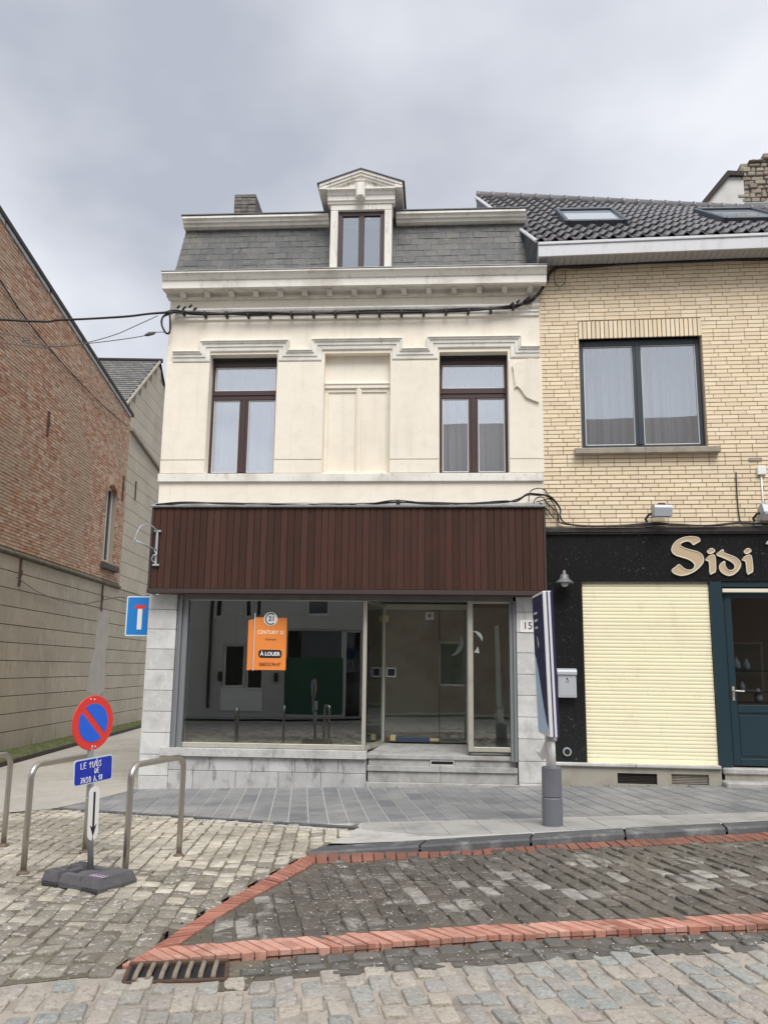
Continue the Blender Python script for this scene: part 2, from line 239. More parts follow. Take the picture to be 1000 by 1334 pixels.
# ------------------------------------------------------------------ mesh helpers
class MB:
    def __init__(s): s.v = []; s.f = []; s.t = []; s.m = []
    def add(s, vs, fs, tone=0., mi=0):
        o = len(s.v); s.v += [tuple(q) for q in vs]
        for q in fs: s.f.append(tuple(i+o for i in q)); s.t.append(tone); s.m.append(mi)
        return s
    def box(s, x0, x1, y0, y1, z0, z1, tone=0., c=0, mi=0):
        if x0 > x1: x0, x1 = x1, x0
        if y0 > y1: y0, y1 = y1, y0
        if z0 > z1: z0, z1 = z1, z0
        if c <= 0:
            vs = [(x, y, z) for x in (x0, x1) for y in (y0, y1) for z in (z0, z1)]
            return s.add(vs, [(0,1,3,2),(4,6,7,5),(0,4,5,1),(2,3,7,6),(0,2,6,4),(1,5,7,3)], tone, mi)
        vs = []; ix = {}
        for a, x in ((-1, x0), (1, x1)):
            for b, y in ((-1, y0), (1, y1)):
                for d, z in ((-1, z0), (1, z1)):
                    ix[a,b,d] = len(vs)
                    vs += [(x, y-b*c, z-d*c), (x-a*c, y, z-d*c), (x-a*c, y-b*c, z)]
        F = []
        for a in (-1, 1):
            F.append([ix[a,-1,-1], ix[a,1,-1], ix[a,1,1], ix[a,-1,1]])
            F.append([ix[-1,a,-1]+1, ix[1,a,-1]+1, ix[1,a,1]+1, ix[-1,a,1]+1])
            F.append([ix[-1,-1,a]+2, ix[1,-1,a]+2, ix[1,1,a]+2, ix[-1,1,a]+2])
            for b in (-1, 1):
                F.append([ix[a,b,-1], ix[a,b,1], ix[a,b,1]+1, ix[a,b,-1]+1])
                F.append([ix[a,-1,b], ix[a,1,b], ix[a,1,b]+2, ix[a,-1,b]+2])
                F.append([ix[-1,a,b]+1, ix[1,a,b]+1, ix[1,a,b]+2, ix[-1,a,b]+2])
                for d in (-1, 1): F.append([ix[a,b,d], ix[a,b,d]+1, ix[a,b,d]+2])
        return s.add(vs, F, tone, mi)
    def prism(s, poly, y0, y1, tone=0., mi=0, axis='y'):
        n = len(poly)
        if axis == 'y': vs = [(a, y0, b) for a, b in poly]+[(a, y1, b) for a, b in poly]
        elif axis == 'x': vs = [(y0, a, b) for a, b in poly]+[(y1, a, b) for a, b in poly]
        else: vs = [(a, b, y0) for a, b in poly]+[(a, b, y1) for a, b in poly]
        return s.add(vs, [tuple(range(n)), tuple(range(2*n-1, n-1, -1))]+[(i, (i+1) % n, n+(i+1) % n, n+i) for i in range(n)], tone, mi)
    def tube(s, path, r, n=8, tone=0., mi=0):
        P = [Vector(p) for p in path]; rings = []; u = None
        rs = r if isinstance(r, (list, tuple)) else [r]*len(P)
        for i, p in enumerate(P):
            t = (P[min(i+1, len(P)-1)]-P[max(i-1, 0)]).normalized()
            if u is None: u = t.orthogonal().normalized()
            u = (u-t*u.dot(t))
            u = u.normalized() if u.length > 1e-6 else t.orthogonal().normalized()
            w = t.cross(u)
            rings.append([p+(u*math.cos(a)+w*math.sin(a))*rs[i] for a in (2*math.pi*k/n for k in range(n))])
        vs = [q for rg in rings for q in rg]; F = []
        for i in range(len(P)-1):
            for k in range(n): F.append((i*n+k, i*n+(k+1) % n, (i+1)*n+(k+1) % n, (i+1)*n+k))
        F.append(tuple(range(n))[::-1]); F.append(tuple(range((len(P)-1)*n, len(P)*n)))
        return s.add(vs, F, tone, mi)
    def lathe(s, prof, cx, cy, n=16, tone=0., mi=0):
        return s.tube([(cx, cy, z) for r, z in prof], [max(r, 1e-4) for r, z in prof], n, tone, mi)
    def loft(s, rows, tone=0., mi=0):
        m = len(rows[0]); vs = [q for r in rows for q in r]
        return s.add(vs, [(i*m+j, i*m+j+1, (i+1)*m+j+1, (i+1)*m+j) for i in range(len(rows)-1) for j in range(m-1)], tone, mi)
    def mesh(s, name, mats, smooth=False, recalc=True):
        me = bpy.data.meshes.new(name); me.from_pydata(s.v, [], s.f)
        if recalc:
            bm = bmesh.new(); bm.from_mesh(me); bmesh.ops.recalc_face_normals(bm, faces=bm.faces); bm.to_mesh(me); bm.free()
        if any(s.t):
            at = me.attributes.new('tone', 'FLOAT', 'FACE'); at.data.foreach_set('value', s.t)
        if not isinstance(mats, (list, tuple)): mats = [mats]
        for q in mats: me.materials.append(q)
        if len(mats) > 1: me.polygons.foreach_set('material_index', s.m)
        if smooth: me.polygons.foreach_set('use_smooth', [True]*len(me.polygons))
        me.update(); return me
    def build(s, name, mats, parent=None, smooth=False, recalc=True, **kw):
        return link(name, s.mesh(name, mats, smooth, recalc), parent, **kw)

def tag(o, label=None, cat=None, group=None, kind=None):
    if label: o['label'] = label
    if cat: o['category'] = cat
    if group: o['group'] = group
    if kind: o['kind'] = kind
    return o
def link(name, data, parent=None, loc=None, rot=None, scale=None, **kw):
    o = bpy.data.objects.new(name, data); COL.objects.link(o)
    if parent: o.parent = parent
    if loc is not None: o.location = loc
    if rot is not None: o.rotation_euler = rot
    if scale is not None: o.scale = scale
    return tag(o, **kw)
def empty(name, loc=(0,0,0), rotz=0, parent=None, **kw):
    return link(name, None, parent, loc, (0, 0, rotz), **kw)
def text(body, name, size, m, parent, loc, rot=(R(90), 0, 0), ext=.002, align='CENTER', sx=1.0, bold=0.0, **kw):
    cu = bpy.data.curves.new('tmp_text', 'FONT'); cu.body = body; cu.size = size; cu.extrude = ext; cu.align_x = align; cu.align_y = 'CENTER'; cu.offset = bold
    to = bpy.data.objects.new('tmp_text', cu); COL.objects.link(to)
    dg = bpy.context.evaluated_depsgraph_get(); me = bpy.data.meshes.new_from_object(to.evaluated_get(dg)); me.name = name
    bpy.data.objects.remove(to); bpy.data.curves.remove(cu)
    me.materials.clear(); me.materials.append(m)
    return link(name, me, parent, loc, rot, (sx, 1, 1), **kw)
def shape2d(outlines, ext, bevel=0):
    cu = bpy.data.curves.new('tmp_shape', 'CURVE'); cu.dimensions = '2D'; cu.fill_mode = 'BOTH'; cu.extrude = ext; cu.bevel_depth = bevel
    for pts in outlines:
        sp = cu.splines.new('POLY'); sp.points.add(len(pts)-1); sp.use_cyclic_u = True
        for i, p in enumerate(pts): sp.points[i].co = (p[0], p[1], 0, 1)
    to = bpy.data.objects.new('tmp_shape', cu); COL.objects.link(to)
    dg = bpy.context.evaluated_depsgraph_get(); me = bpy.data.meshes.new_from_object(to.evaluated_get(dg))
    bpy.data.objects.remove(to); bpy.data.curves.remove(cu); return me
def smooth_loop(pts, it=2):
    for _ in range(it):
        n = len(pts); q = []
        for i in range(n):
            a, b = pts[i], pts[(i+1) % n]
            q += [(a[0]*.78+b[0]*.22, a[1]*.78+b[1]*.22), (a[0]*.22+b[0]*.78, a[1]*.22+b[1]*.78)]
        pts = q
    return pts
def catmull(pts, k=6):
    P = [Vector(p) for p in pts]; o = []
    for i in range(len(P)-1):
        a, b, c, d = P[max(i-1, 0)], P[i], P[i+1], P[min(i+2, len(P)-1)]
        for j in range(k):
            t = j/k; o.append(.5*((2*b)+(c-a)*t+(2*a-5*b+4*c-d)*t*t+(3*b-a-3*c+d)*t**3))
    return o+[P[-1]]
def wall_holes(mb, x0, x1, z0, z1, holes, y0, depth, mi=0):
    xs = sorted({x0, x1, *[v for h in holes for v in h[:2]]}); zs = sorted({z0, z1, *[v for h in holes for v in h[2:4]]})
    def solid(a, b):
        return not any(h[0] <= a < h[1] and h[2] <= b < h[3] for h in holes)
    for i in range(len(xs)-1):
        for j in range(len(zs)-1):
            if solid((xs[i]+xs[i+1])/2, (zs[j]+zs[j+1])/2):
                mb.add([(xs[i],y0,zs[j]),(xs[i+1],y0,zs[j]),(xs[i+1],y0,zs[j+1]),(xs[i],y0,zs[j+1])], [(0,1,2,3)], 0, mi)
    for h in holes:
        a, b, c, d = h[:4]; y1 = y0+depth
        mb.add([(a,y0,c),(a,y0,d),(a,y1,d),(a,y1,c)], [(0,1,2,3)], 0, mi); mb.add([(b,y0,c),(b,y0,d),(b,y1,d),(b,y1,c)], [(0,1,2,3)], 0, mi)
        mb.add([(a,y0,d),(b,y0,d),(b,y1,d),(a,y1,d)], [(0,1,2,3)], 0, mi); mb.add([(a,y0,c),(b,y0,c),(b,y1,c),(a,y1,c)], [(0,1,2,3)], 0, mi)
def frame_rect(mb, x0, x1, z0, z1, w, y0, y1, c=.004):
    mb.box(x0, x0+w, y0, y1, z0, z1, 0, c); mb.box(x1-w, x1, y0, y1, z0, z1, 0, c)
    mb.box(x0+w, x1-w, y0+.001, y1, z0, z0+w, 0, c); mb.box(x0+w, x1-w, y0+.001, y1, z1-w, z1, 0, c)
def drape(x0, x1, z0, z1, y, amp, waves, n=80, seed=0):
    rg = random.Random(seed); ph = [rg.uniform(0, 6.28) for _ in range(4)]; mb = MB(); rows = []
    for j in range(5):
        t = j/4; row = []
        for i in range(n+1):
            u = i/n
            yy = y+amp*(math.sin(u*waves*6.28+ph[0])*.7+math.sin(u*waves*2.3*6.28+ph[1])*.3+math.sin(u*waves*.37*6.28+ph[2])*.5)*(1.1-.3*t)
            row.append((x0+(x1-x0)*u, yy, z0+(z1-z0)*t))
        rows.append(row)
    return mb.loft(rows)

# ------------------------------------------------------------------ ground height
def h(x, y):
    xx = max(-4.6, min(8, x)); e = .028*xx+.012*(max(-14, min(x, -4.6))+4.6)
    t = max(0, min(1, (y+6)/6)); return e-.10*t*t*(3-2*t)
def inside(p, poly):
    x, y = p; r = False; n = len(poly)
    for i in range(n):
        (x1, y1), (x2, y2) = poly[i], poly[(i+1) % n]
        if (y1 > y) != (y2 > y) and x < (x2-x1)*(y-y1)/(y2-y1)+x1: r = not r
    return r
def edist(p, poly):
    best = 9e9; n = len(poly)
    for i in range(n):
        a, b = Vector(poly[i]), Vector(poly[(i+1) % n]); q = Vector(p); d = b-a
        t = max(0, min(1, (q-a).dot(d)/max(d.length_squared, 1e-9))); best = min(best, (q-a-d*t).length)
    return best
def polyline(pts, x):
    for (a, b), (c, d) in zip(pts, pts[1:]):
        if a <= x <= c: return b+(d-b)*(x-a)/(c-a)
    return pts[0][1] if x < pts[0][0] else pts[-1][1]
def at_len(pts, s):
    for a, b in zip(pts, pts[1:]):
        a, b = Vector(a), Vector(b); l = (b-a).length
        if s <= l: return a+(b-a)*(s/l)
        s -= l
    return Vector(pts[-1])
def plen(pts): return sum((Vector(b)-Vector(a)).length for a, b in zip(pts, pts[1:]))
def bed(name, A, B, m, dz, nu=40, nv=12, zf=h, **kw):
    la, lb = plen(A), plen(B); mb = MB(); rows = []
    for i in range(nu+1):
        a, b = at_len(A, la*i/nu), at_len(B, lb*i/nu)
        rows.append([(*(a+(b-a)*(j/nv)), zf(*(a+(b-a)*(j/nv)))+dz) for j in range(nv+1)])
    return mb.loft(rows).build(name, m, smooth=True, kind='structure', **kw)

# ---- outlines of the paved surfaces (metres, world x,y)
KERB_TOP_BACK = [(-1.10,-4.74),(.2,-4.31),(1.7,-3.83),(3.65,-3.29),(9,-1.97)]
KERB_TOP = [(-1.18,-5.02),(.2,-4.60),(1.7,-4.12),(3.4,-3.67),(9,-2.3)]
STRIP_BACK_FRONT = [(-1.13,-5.50),(.2,-4.88),(1.58,-4.52),(3.01,-4.18),(9,-2.75)]
STRIP_TOP = [(-1.77,-7.99),(-1.68,-7.71),(-1.16,-7.56),(-.34,-7.36),(.26,-7.24),(.88,-7.14),(2.14,-6.96),(9,-5.95)]
STRIP_BOT = [(-1.76,-8.01),(-1.5,-7.90),(-1.2,-7.81),(-.32,-7.60),(.25,-7.47),(.85,-7.36),(2.05,-7.21),(9,-6.2)]
GUT_FRONT = [(-2.31,-8.22),(-1.2,-8.16),(-.30,-7.95),(.55,-7.78),(1.89,-7.54),(9,-6.45)]
DIAG_L = [(-1.72,-7.80),(-1.69,-7.65),(-1.55,-6.82),(-1.41,-6.21),(-1.22,-5.38),(-1.18,-5.10)]
DIAG_R = [(-1.56,-7.68),(-1.47,-7.15),(-1.37,-6.69),(-1.24,-6.21),(-1.09,-5.68),(-1.05,-5.35)]
def kerb_drop(x): return .058*max(.14, min(1, (x+1.18)/1.3))
def bay_z(x, y):
    yk = polyline(KERB_TOP, x); yf = polyline(STRIP_TOP, x)
    t = max(0, min(1, (y-yf)/max(.1, yk-yf))); return h(x, y)-kerb_drop(x)*t
def road_z(x, y):
    t = max(0, min(1, (x+1.85)/.8)); return h(x, y)-.003-.029*t*t*(3-2*t)

# big base sheet to the horizon
gm = MB(); gx = [-400,-120,-40,-20]+[-14+i*1.0 for i in range(27)]+[20,40,120,400]; gy = [-400,-120,-40,-20]+[-15+i*1.0 for i in range(18)]+[10,20,40,120,400]
gm.loft([[(x, y, h(x, y)-.16) for y in gy] for x in gx]).build('ground', X['ground'], smooth=True, kind='structure')

def sett_mesh(seed, soft=.10, depth=.05):
    rg = random.Random(seed); out = []
    for cx, cy, a0 in ((.5,.5,0),(-.5,.5,90),(-.5,-.5,180),(.5,-.5,270)):
        r = rg.uniform(.05, .15); jx, jy = rg.uniform(-.045, .02), rg.uniform(-.045, .02)
        X0, Y0 = (cx+math.copysign(jx, cx)*(1 if jx > 0 else -1)*(1 if jx > 0 else 1)), cy
        X0 = cx*(1+2*jx); Y0 = cy*(1+2*jy)
        for k in range(3):
            a = R(a0+45*k); out.append((X0-math.copysign(r, cx)+r*math.cos(a), Y0-math.copysign(r, cy)+r*math.sin(a)))
        mx_ = rg.uniform(-.02, .015)
        if a0 in (0, 180): out.append((rg.uniform(-.15,.15), Y0+math.copysign(mx_, cy)))
        else: out.append((X0+math.copysign(mx_, cx), rg.uniform(-.15,.15)))
    n = len(out); tl = (rg.uniform(-.012, .012), rg.uniform(-.012, .012)); mb = MB(); rows = []
    for (sc, z) in ((1, -depth), (1, -.010), (.975, -.0035), (1-soft, 0)):
        rows.append([(x*sc, y*sc, z+(tl[0]*x+tl[1]*y if z > -.02 else 0)+(rg.uniform(-.0012, .0012) if z > -.02 else 0)) for x, y in out])
    vs = [q for r in rows for q in r]+[(0, 0, .0015)]; F = []
    for i in range(3):
        for k in range(n): F.append((i*n+k, i*n+(k+1) % n, (i+1)*n+(k+1) % n, (i+1)*n+k))
    for k in range(n): F.append((3*n+k, 3*n+(k+1) % n, 4*n))
    mb.add(vs, F); return mb
def lay_setts(parent, poly, ang, w, l, m, zf, margin, dz=.0, gap=.012, near=None, limit=300, seed=1, jit=.012, soft=.16, pname='cobble', sname='cobble_infill', skip=None, alt=None):
    rg = random.Random(seed)
    protos = [sett_mesh(seed*50+i, soft) for i in range(10)]; meshes = [p.mesh(pname, m, True) for p in protos]; meshes2 = [p.mesh(pname, alt[0], True) for p in protos] if alt else None
    ca, sa = math.cos(ang), math.sin(ang); spots = []
    xs = [p[0] for p in poly]; ys = [p[1] for p in poly]
    c0 = Vector(((min(xs)+max(xs))/2, (min(ys)+max(ys))/2)); rad = Vector((max(xs)-min(xs), max(ys)-min(ys))).length/2+1
    nr = int(rad/l)+1
    for j in range(-nr, nr+1):
        off = rg.uniform(0, w); yv = j*l; xv = -rad+off
        while xv < rad:
            ww = w*rg.uniform(.8, 1.22); xc = xv+ww/2; xv += ww
            p = (c0.x+xc*ca-yv*sa+rg.uniform(-jit, jit)*.5, c0.y+xc*sa+yv*ca+rg.uniform(-jit, jit)*.5)
            if inside(p, poly) and edist(p, poly) > margin and not (skip and skip(*p)): spots.append((p, ww-gap-rg.uniform(0, .006), l-gap-rg.uniform(0, .008)))
    ref = Vector(near) if near else Vector((EYE.x, EYE.y))
    spots.sort(key=lambda q: (Vector(q[0])-ref).length)
    rest = MB(); rest2 = MB()
    for i, (p, ww, ll) in enumerate(spots):
        dk = alt is not None and rg.random() < alt[1](*p)
        z = zf(*p)+dz+rg.uniform(-.004, .004); rz = ang+rg.uniform(-.045, .045)+rg.choice((0, math.pi)); k = rg.randrange(10)
        e = .1; tx = (zf(p[0], p[1]+e)-zf(p[0], p[1]-e))/(2*e); ty = (zf(p[0]+e, p[1])-zf(p[0]-e, p[1]))/(2*e)
        rx, ry = rg.uniform(-.018, .018), rg.uniform(-.018, .018)
        if i < limit: link(pname, (meshes2 if dk else meshes)[k], parent, (*p, z), (math.atan(tx)+rx, -math.atan(ty)+ry, rz) if abs(rz) < 1.5 else (math.atan(tx)+rx, -math.atan(ty)+ry, rz), (ww, ll, 1))
        else:
            c, s_ = math.cos(rz), math.sin(rz)
            (rest2 if dk else rest).add([(p[0]+x*ww*c-y*ll*s_, p[1]+x*ww*s_+y*ll*c, z+zz+(tx+ry)*0+tx*(x*ww*s_+y*ll*c)+ty*(x*ww*c-y*ll*s_)) for x, y, zz in protos[k].v], protos[k].f, rg.random())
    if rest.f: rest.build(sname, m, parent, smooth=True, kind='stuff')
    if rest2.f: rest2.build(sname, alt[0], parent, smooth=True, kind='stuff')

# ---- road, gutter, parking bay, forecourt
road = bed('road', [(-14,-9.72),(-2.4,-8.10),(-1.75,-8.02),(-1.5,-7.97),(-1.1,-7.87),(-1.07,-8.14)]+GUT_FRONT[2:]+[(14,-5.4)], [(-14,-16.0),(14,-16.0)], X['grit_road'], -.0085, 140, 16, road_z)
road_poly = [(-6,-8.75)]+[(x, y+.07) if x > -1 else (x, y) for x, y in GUT_FRONT[:-1]]+[(5.2,-6.93),(5.2,-9.6),(-6,-9.6)]
lay_setts(road, road_poly, R(102), .20, .128, X['cob_road'], road_z, .02, gap=.011, seed=3, jit=.035, soft=.13, near=(-.2,-9.2))
lay_setts(road, [(-9,-9.62),(9,-9.62),(9,-15.4),(-9,-15.4)], R(12), .20, .19, X['cob_road'], road_z, .05, gap=.022, seed=4, limit=0, soft=.2, sname='cobble_far')
gutter = bed('gutter', [(-1.13,-7.80)]+STRIP_BOT[3:], [(-1.13,-8.14)]+GUT_FRONT[2:], X['grit_dark'], -.010, 50, 4, road_z)
for row, (o, ww) in enumerate(((.075, .155), (.215, .14), (.33, .12))):
    ln = plen(STRIP_BOT[2:])-3.0; s_ = .05+(.5 if row == 2 else 0); rg = random.Random(40+row)
    gms = [sett_mesh(700+row*20+i, .22).mesh('gutter_sett', X['cob_gut'], True) for i in range(6)]
    while s_ < ln:
        L_ = rg.uniform(.13, .20); p = at_len(STRIP_BOT[2:], s_+L_/2); q = at_len(STRIP_BOT[2:], s_+L_/2+.05); a = math.atan2(q.y-p.y, q.x-p.x)
        pp = (p.x+math.sin(a)*o, p.y-math.cos(a)*o)
        link('gutter_sett', rg.choice(gms), gutter, (*pp, road_z(*pp)+rg.uniform(-.008, .006)), (rg.uniform(-.05,.05), rg.uniform(-.04,.04), a+rg.uniform(-.06,.06)), (L_-.018, ww-.02-rg.uniform(0,.015), 1)); s_ += L_
bay = bed('parking_bay', STRIP_BACK_FRONT, [(-1.45,-7.68),(-1.16,-7.57)]+STRIP_TOP[3:], X['grit_dark'], -.011, 50, 14, bay_z)
lay_setts(bay, STRIP_BACK_FRONT[:-1]+[(5.6,-3.56),(5.6,-6.24)]+STRIP_TOP[6:1:-1]+[(-1.50,-7.63),(-1.44,-7.15),(-1.34,-6.69),(-1.21,-6.21),(-1.06,-5.68)], R(104), .27, .138, X['cob_bay'], bay_z, .03, gap=.010, seed=5, near=(.6,-8.2), soft=.10, alt=(X['cob_sheen'], lambda x, y: .62*math.exp(-((y+6.35-.22*x)/.30)**2)*(.35+.65*math.exp(-((x-.35)/.55)**2)+.6*math.exp(-((x-2.1)/.5)**2))))
fore = bed('forecourt', [(-10,-2.9),(-5.5,-2.5),(-4.90,-2.02),(-.85,-3.70),(-1.05,-4.62)], [(-10,-9.5),(-2.31,-8.30),(-1.80,-8.12),(-1.75,-7.5),(-1.2,-5.06)], X['grit_fore'], -.008, 400, 24)
fore_poly = [(-9.8,-2.95),(-5.5,-2.5),(-4.88,-2.06),(-.85,-3.74),(-1.05,-4.62)]+DIAG_L[::-1]+[(-1.80,-8.10),(-2.31,-8.29),(-6,-8.86),(-9.8,-9.45)]
lay_setts(fore, fore_poly, R(97), .185, .138, X['cob_fore'], h, .015, gap=.007, seed=6, near=(-2.3,-7.4), soft=.08, alt=(X['cob_grimy'], lambda x, y: max(.04, min(.93, (-y-5.75)/1.5+(x+2.6)*.42+.25*math.sin(x*5)*math.sin(y*4)))))

def quad_piece(name, q, zf, dz, m, parent, thick=.06, gap=.006, rg=random, tilt=.0, front_extra=0, ch=.006):
    c = sum((Vector(p) for p in q), Vector((0, 0)))/4; q = [Vector(p) for p in q]
    q = [p+(c-p).normalized()*gap*1.2 for p in q]
    top = [p+(c-p).normalized()*ch for p in q]; j = [rg.uniform(-.003, .003)+tilt*rg.uniform(-1, 1) for _ in q]
    zc = zf(*c)+dz
    vs = [(p.x-c.x, p.y-c.y, zf(*p)+dz-zc-thick) for p in q]+[(p.x-c.x, p.y-c.y, zf(*p)+dz-zc-ch+e) for p, e in zip(q, j)]+[(p.x-c.x, p.y-c.y, zf(*p)+dz-zc+e) for p, e in zip(top, j)]
    F = [(3,2,1,0),(8,9,10,11)]+[(a, (a+1) % 4, 4+(a+1) % 4, 4+a) for a in range(4)]+[(4+a, 4+(a+1) % 4, 8+(a+1) % 4, 8+a) for a in range(4)]
    return MB().add(vs, F).build(name, m, parent, loc=(c.x, c.y, zc))
edging = bed('brick_edging', STRIP_TOP, STRIP_BOT, X['grit_dark'], -.025, 50, 2)
def lay_strip(A, B, step, smax, zf, dz, seed, tilt=.002, m='redbrick_strip'):
    rg = random.Random(seed); la, lb = plen(A), plen(B); n = max(1, int(max(la, lb)/step)); i = 0
    for i in range(n):
        t0, t1 = i/n, (i+1)/n
        if la*t0 > smax: break
        e = .0038/max(la, lb); t0 += e*rg.uniform(.6,1.5); t1 -= e*rg.uniform(.6,1.5)
        a0, a1, b1, b0 = at_len(A, la*t0), at_len(A, la*t1), at_len(B, lb*t1), at_len(B, lb*t0)
        k = rg.uniform(-.006, .006); d = (b0-a0).normalized()*k
        quad_piece('brick', [a0, a1, b1+d, b0+d], zf, dz+rg.uniform(-.002, .002), X[m], edging, rg=rg, tilt=tilt, gap=.0042, ch=.0035)
lay_strip(STRIP_TOP, STRIP_BOT, .075, 7.0, h, .004, 21)
lay_strip([(-1.2,-5.06)]+[(p[0], p[1]-.02) for p in KERB_TOP[1:]], STRIP_BACK_FRONT, .105, 6.0, bay_z, .0, 22, .002, 'redbrick_dirty')
lay_strip(DIAG_L, DIAG_R, .072, 9, h, .003, 23, .001, 'redbrick_diag')
mb = MB(); rws = [[(*a, h(*a)-.02), (*b, h(*b)-.02)] for a, b in ((at_len(DIAG_L, plen(DIAG_L)*i/10), at_len(DIAG_R, plen(DIAG_R)*i/10)) for i in range(11))]
mb.loft(rws).build('strip_bed', X['grit_dark'], edging)
mb = MB(); rws = [[(a.x-.05, a.y, h(*a)-.012), (a.x+.2, a.y, h(*a)-.013), (a.x+.45, a.y+.05, bay_z(a.x+.45, a.y+.05)-.013)] for a in (at_len(DIAG_R, plen(DIAG_R)*(.02+.95*i/10)) for i in range(11))]
mb.loft(rws).build('corner_bed', X['grit_dark'], edging)

# ---- pavement, kerb, alley
PAV = [(-4.56,.02),(-4.88,-1.98),(-1.3,-3.40),(8,-2.10),(8,.4)]
pav = bed('pavement', [(-4.56,.3),(9,.3)], [(-4.89,-2.0),(-.86,-3.68),(-1.05,-4.58)]+KERB_TOP_BACK[1:], X['slab_joint'], -.007, 60, 12)
def clip(poly, region):
    out = poly; n = len(region); ccw = sum((region[(i+1) % n][0]-region[i][0])*(region[(i+1) % n][1]+region[i][1]) for i in range(n)) < 0
    for i in range(n):
        a, b = Vector(region[i]), Vector(region[(i+1) % n]); e = b-a; s_ = 1 if ccw else -1
        side = lambda p: s_*(e.x*(p.y-a.y)-e.y*(p.x-a.x)); o = []
        for k in range(len(out)):
            p, q = out[k], out[(k+1) % len(out)]; sp, sq = side(p), side(q)
            if sp >= 0: o.append(p)
            if (sp >= 0) != (sq >= 0): o.append(p+(q-p)*(sp/(sp-sq)))
        out = o
        if len(out) < 3: return []
    return out
def lay_slabs(parent, region, ang, w, l, gw, gl, m, name, seed, dz=0, stag=.5, th=.03):
    rg = random.Random(seed); ca, sa = math.cos(ang), math.sin(ang)
    xs = [p[0] for p in region]; ys = [p[1] for p in region]; c0 = Vector(((min(xs)+max(xs))/2, (min(ys)+max(ys))/2)); rad = 8
    for i in range(-int(rad/w)-1, int(rad/w)+2):
        o = rg.choice((0, stag))*l if stag else 0
        for j in range(-int(rad/l)-1, int(rad/l)+2):
            x0, y0 = i*w, j*l+o
            q = [Vector((c0.x+x*ca-y*sa, c0.y+x*sa+y*ca)) for x, y in ((x0+gw/2, y0+gl/2), (x0+w-gw/2, y0+gl/2), (x0+w-gw/2, y0+l-gl/2), (x0+gw/2, y0+l-gl/2))]
            q = clip(q, region)
            if len(q) < 3: continue
            ar = abs(sum(q[k].x*q[(k+1) % len(q)].y-q[(k+1) % len(q)].x*q[k].y for k in range(len(q))))/2
            if ar < .004: continue
            c = sum(q, Vector((0, 0)))/len(q); zc = h(*c)+dz; n = len(q); jz = rg.uniform(-.0015, .0015)
            ins = [p+(c-p).normalized()*.004 for p in q]
            vs = [(p.x-c.x, p.y-c.y, h(*p)+dz-zc-th) for p in q]+[(p.x-c.x, p.y-c.y, h(*p)+dz-zc-.003+jz) for p in q]+[(p.x-c.x, p.y-c.y, h(*p)+dz-zc+jz) for p in ins]
            F = [tuple(range(2*n, 3*n))]+[(r*n+k, r*n+(k+1) % n, (r+1)*n+(k+1) % n, (r+1)*n+k) for r in (0, 1) for k in range(n)]
            MB().add(vs, F).build(name, m, parent, loc=(c.x, c.y, zc))
lay_slabs(pav, [(-4.56,.02),(-4.86,-1.93),(-1.3,-3.34),(6,-2.32),(6,.3)], R(9), .225, .62, .016, .005, X['slab'], 'paving_slab', 31)
lay_slabs(pav, [(-1.25,-3.42),(-.86,-3.66),(-1.07,-4.70),(.2,-4.29),(1.7,-3.81),(3.65,-3.27),(6.4,-2.60),(6.4,-2.30)], R(9), .42, .42, .006, .006, X['flag'], 'flagstone', 32, stag=0)
mb = MB()
for a, b in (((-4.88,-1.99),(-.86,-3.68)),):
    d = (Vector(b)-Vector(a)).normalized(); nrm = Vector((d.y, -d.x))
    for i in range(5):
        p0 = Vector(a)+(Vector(b)-Vector(a))*(i/5); p1 = Vector(a)+(Vector(b)-Vector(a))*((i+1)/5)
        quad_piece('edge_stone', [p0+nrm*.02, p1+nrm*.02, p1-nrm*.07, p0-nrm*.07], h, .006, X['kerb'], pav, .06)
kerb = bed('kerb', KERB_TOP_BACK, KERB_TOP, X['grit_dark'], -.03, 40, 2)
lb_, lf_ = plen(KERB_TOP_BACK), plen(KERB_TOP); cuts = [0,.10,.205,.30,.405,.50,.60,.70,.80,.9,1]
for t0, t1 in zip(cuts, cuts[1:]):
    rows = []; N_ = 5
    for i in range(N_+1):
        t = t0+.0012+(t1-t0-.0024)*i/N_; a, b = at_len(KERB_TOP_BACK, lb_*t), at_len(KERB_TOP, lf_*t); zb = h(*b)
        rows.append([(a.x, a.y, h(*a)+.004), (b.x, b.y+.02, zb+.004), (b.x, b.y, zb-.012), (b.x, b.y-.012, zb-kerb_drop(b.x)-.04), (a.x, a.y, h(*a)-.12)])
    mb = MB().loft(rows); n = 5
    mb.f.append((0,1,2,3,4)); mb.t.append(0); mb.m.append(0); k = N_*5; mb.f.append((k,k+1,k+2,k+3,k+4)); mb.t.append(0); mb.m.append(0)
    mb.build('kerb_stone', X['kerb'], kerb)
bed('alley', [(-10,-3.0),(-5.5,-2.6),(-4.85,-2.06),(-4.5,.1)], [(-14,60),(-7.9,60)], X['alley'], .004, 20, 40)

bed('gully_bed', [(-2.7,-8.2),(-1.0,-7.78)], [(-2.7,-8.5),(-1.0,-8.25)], X['grit_fore'], -.036, 12, 4)
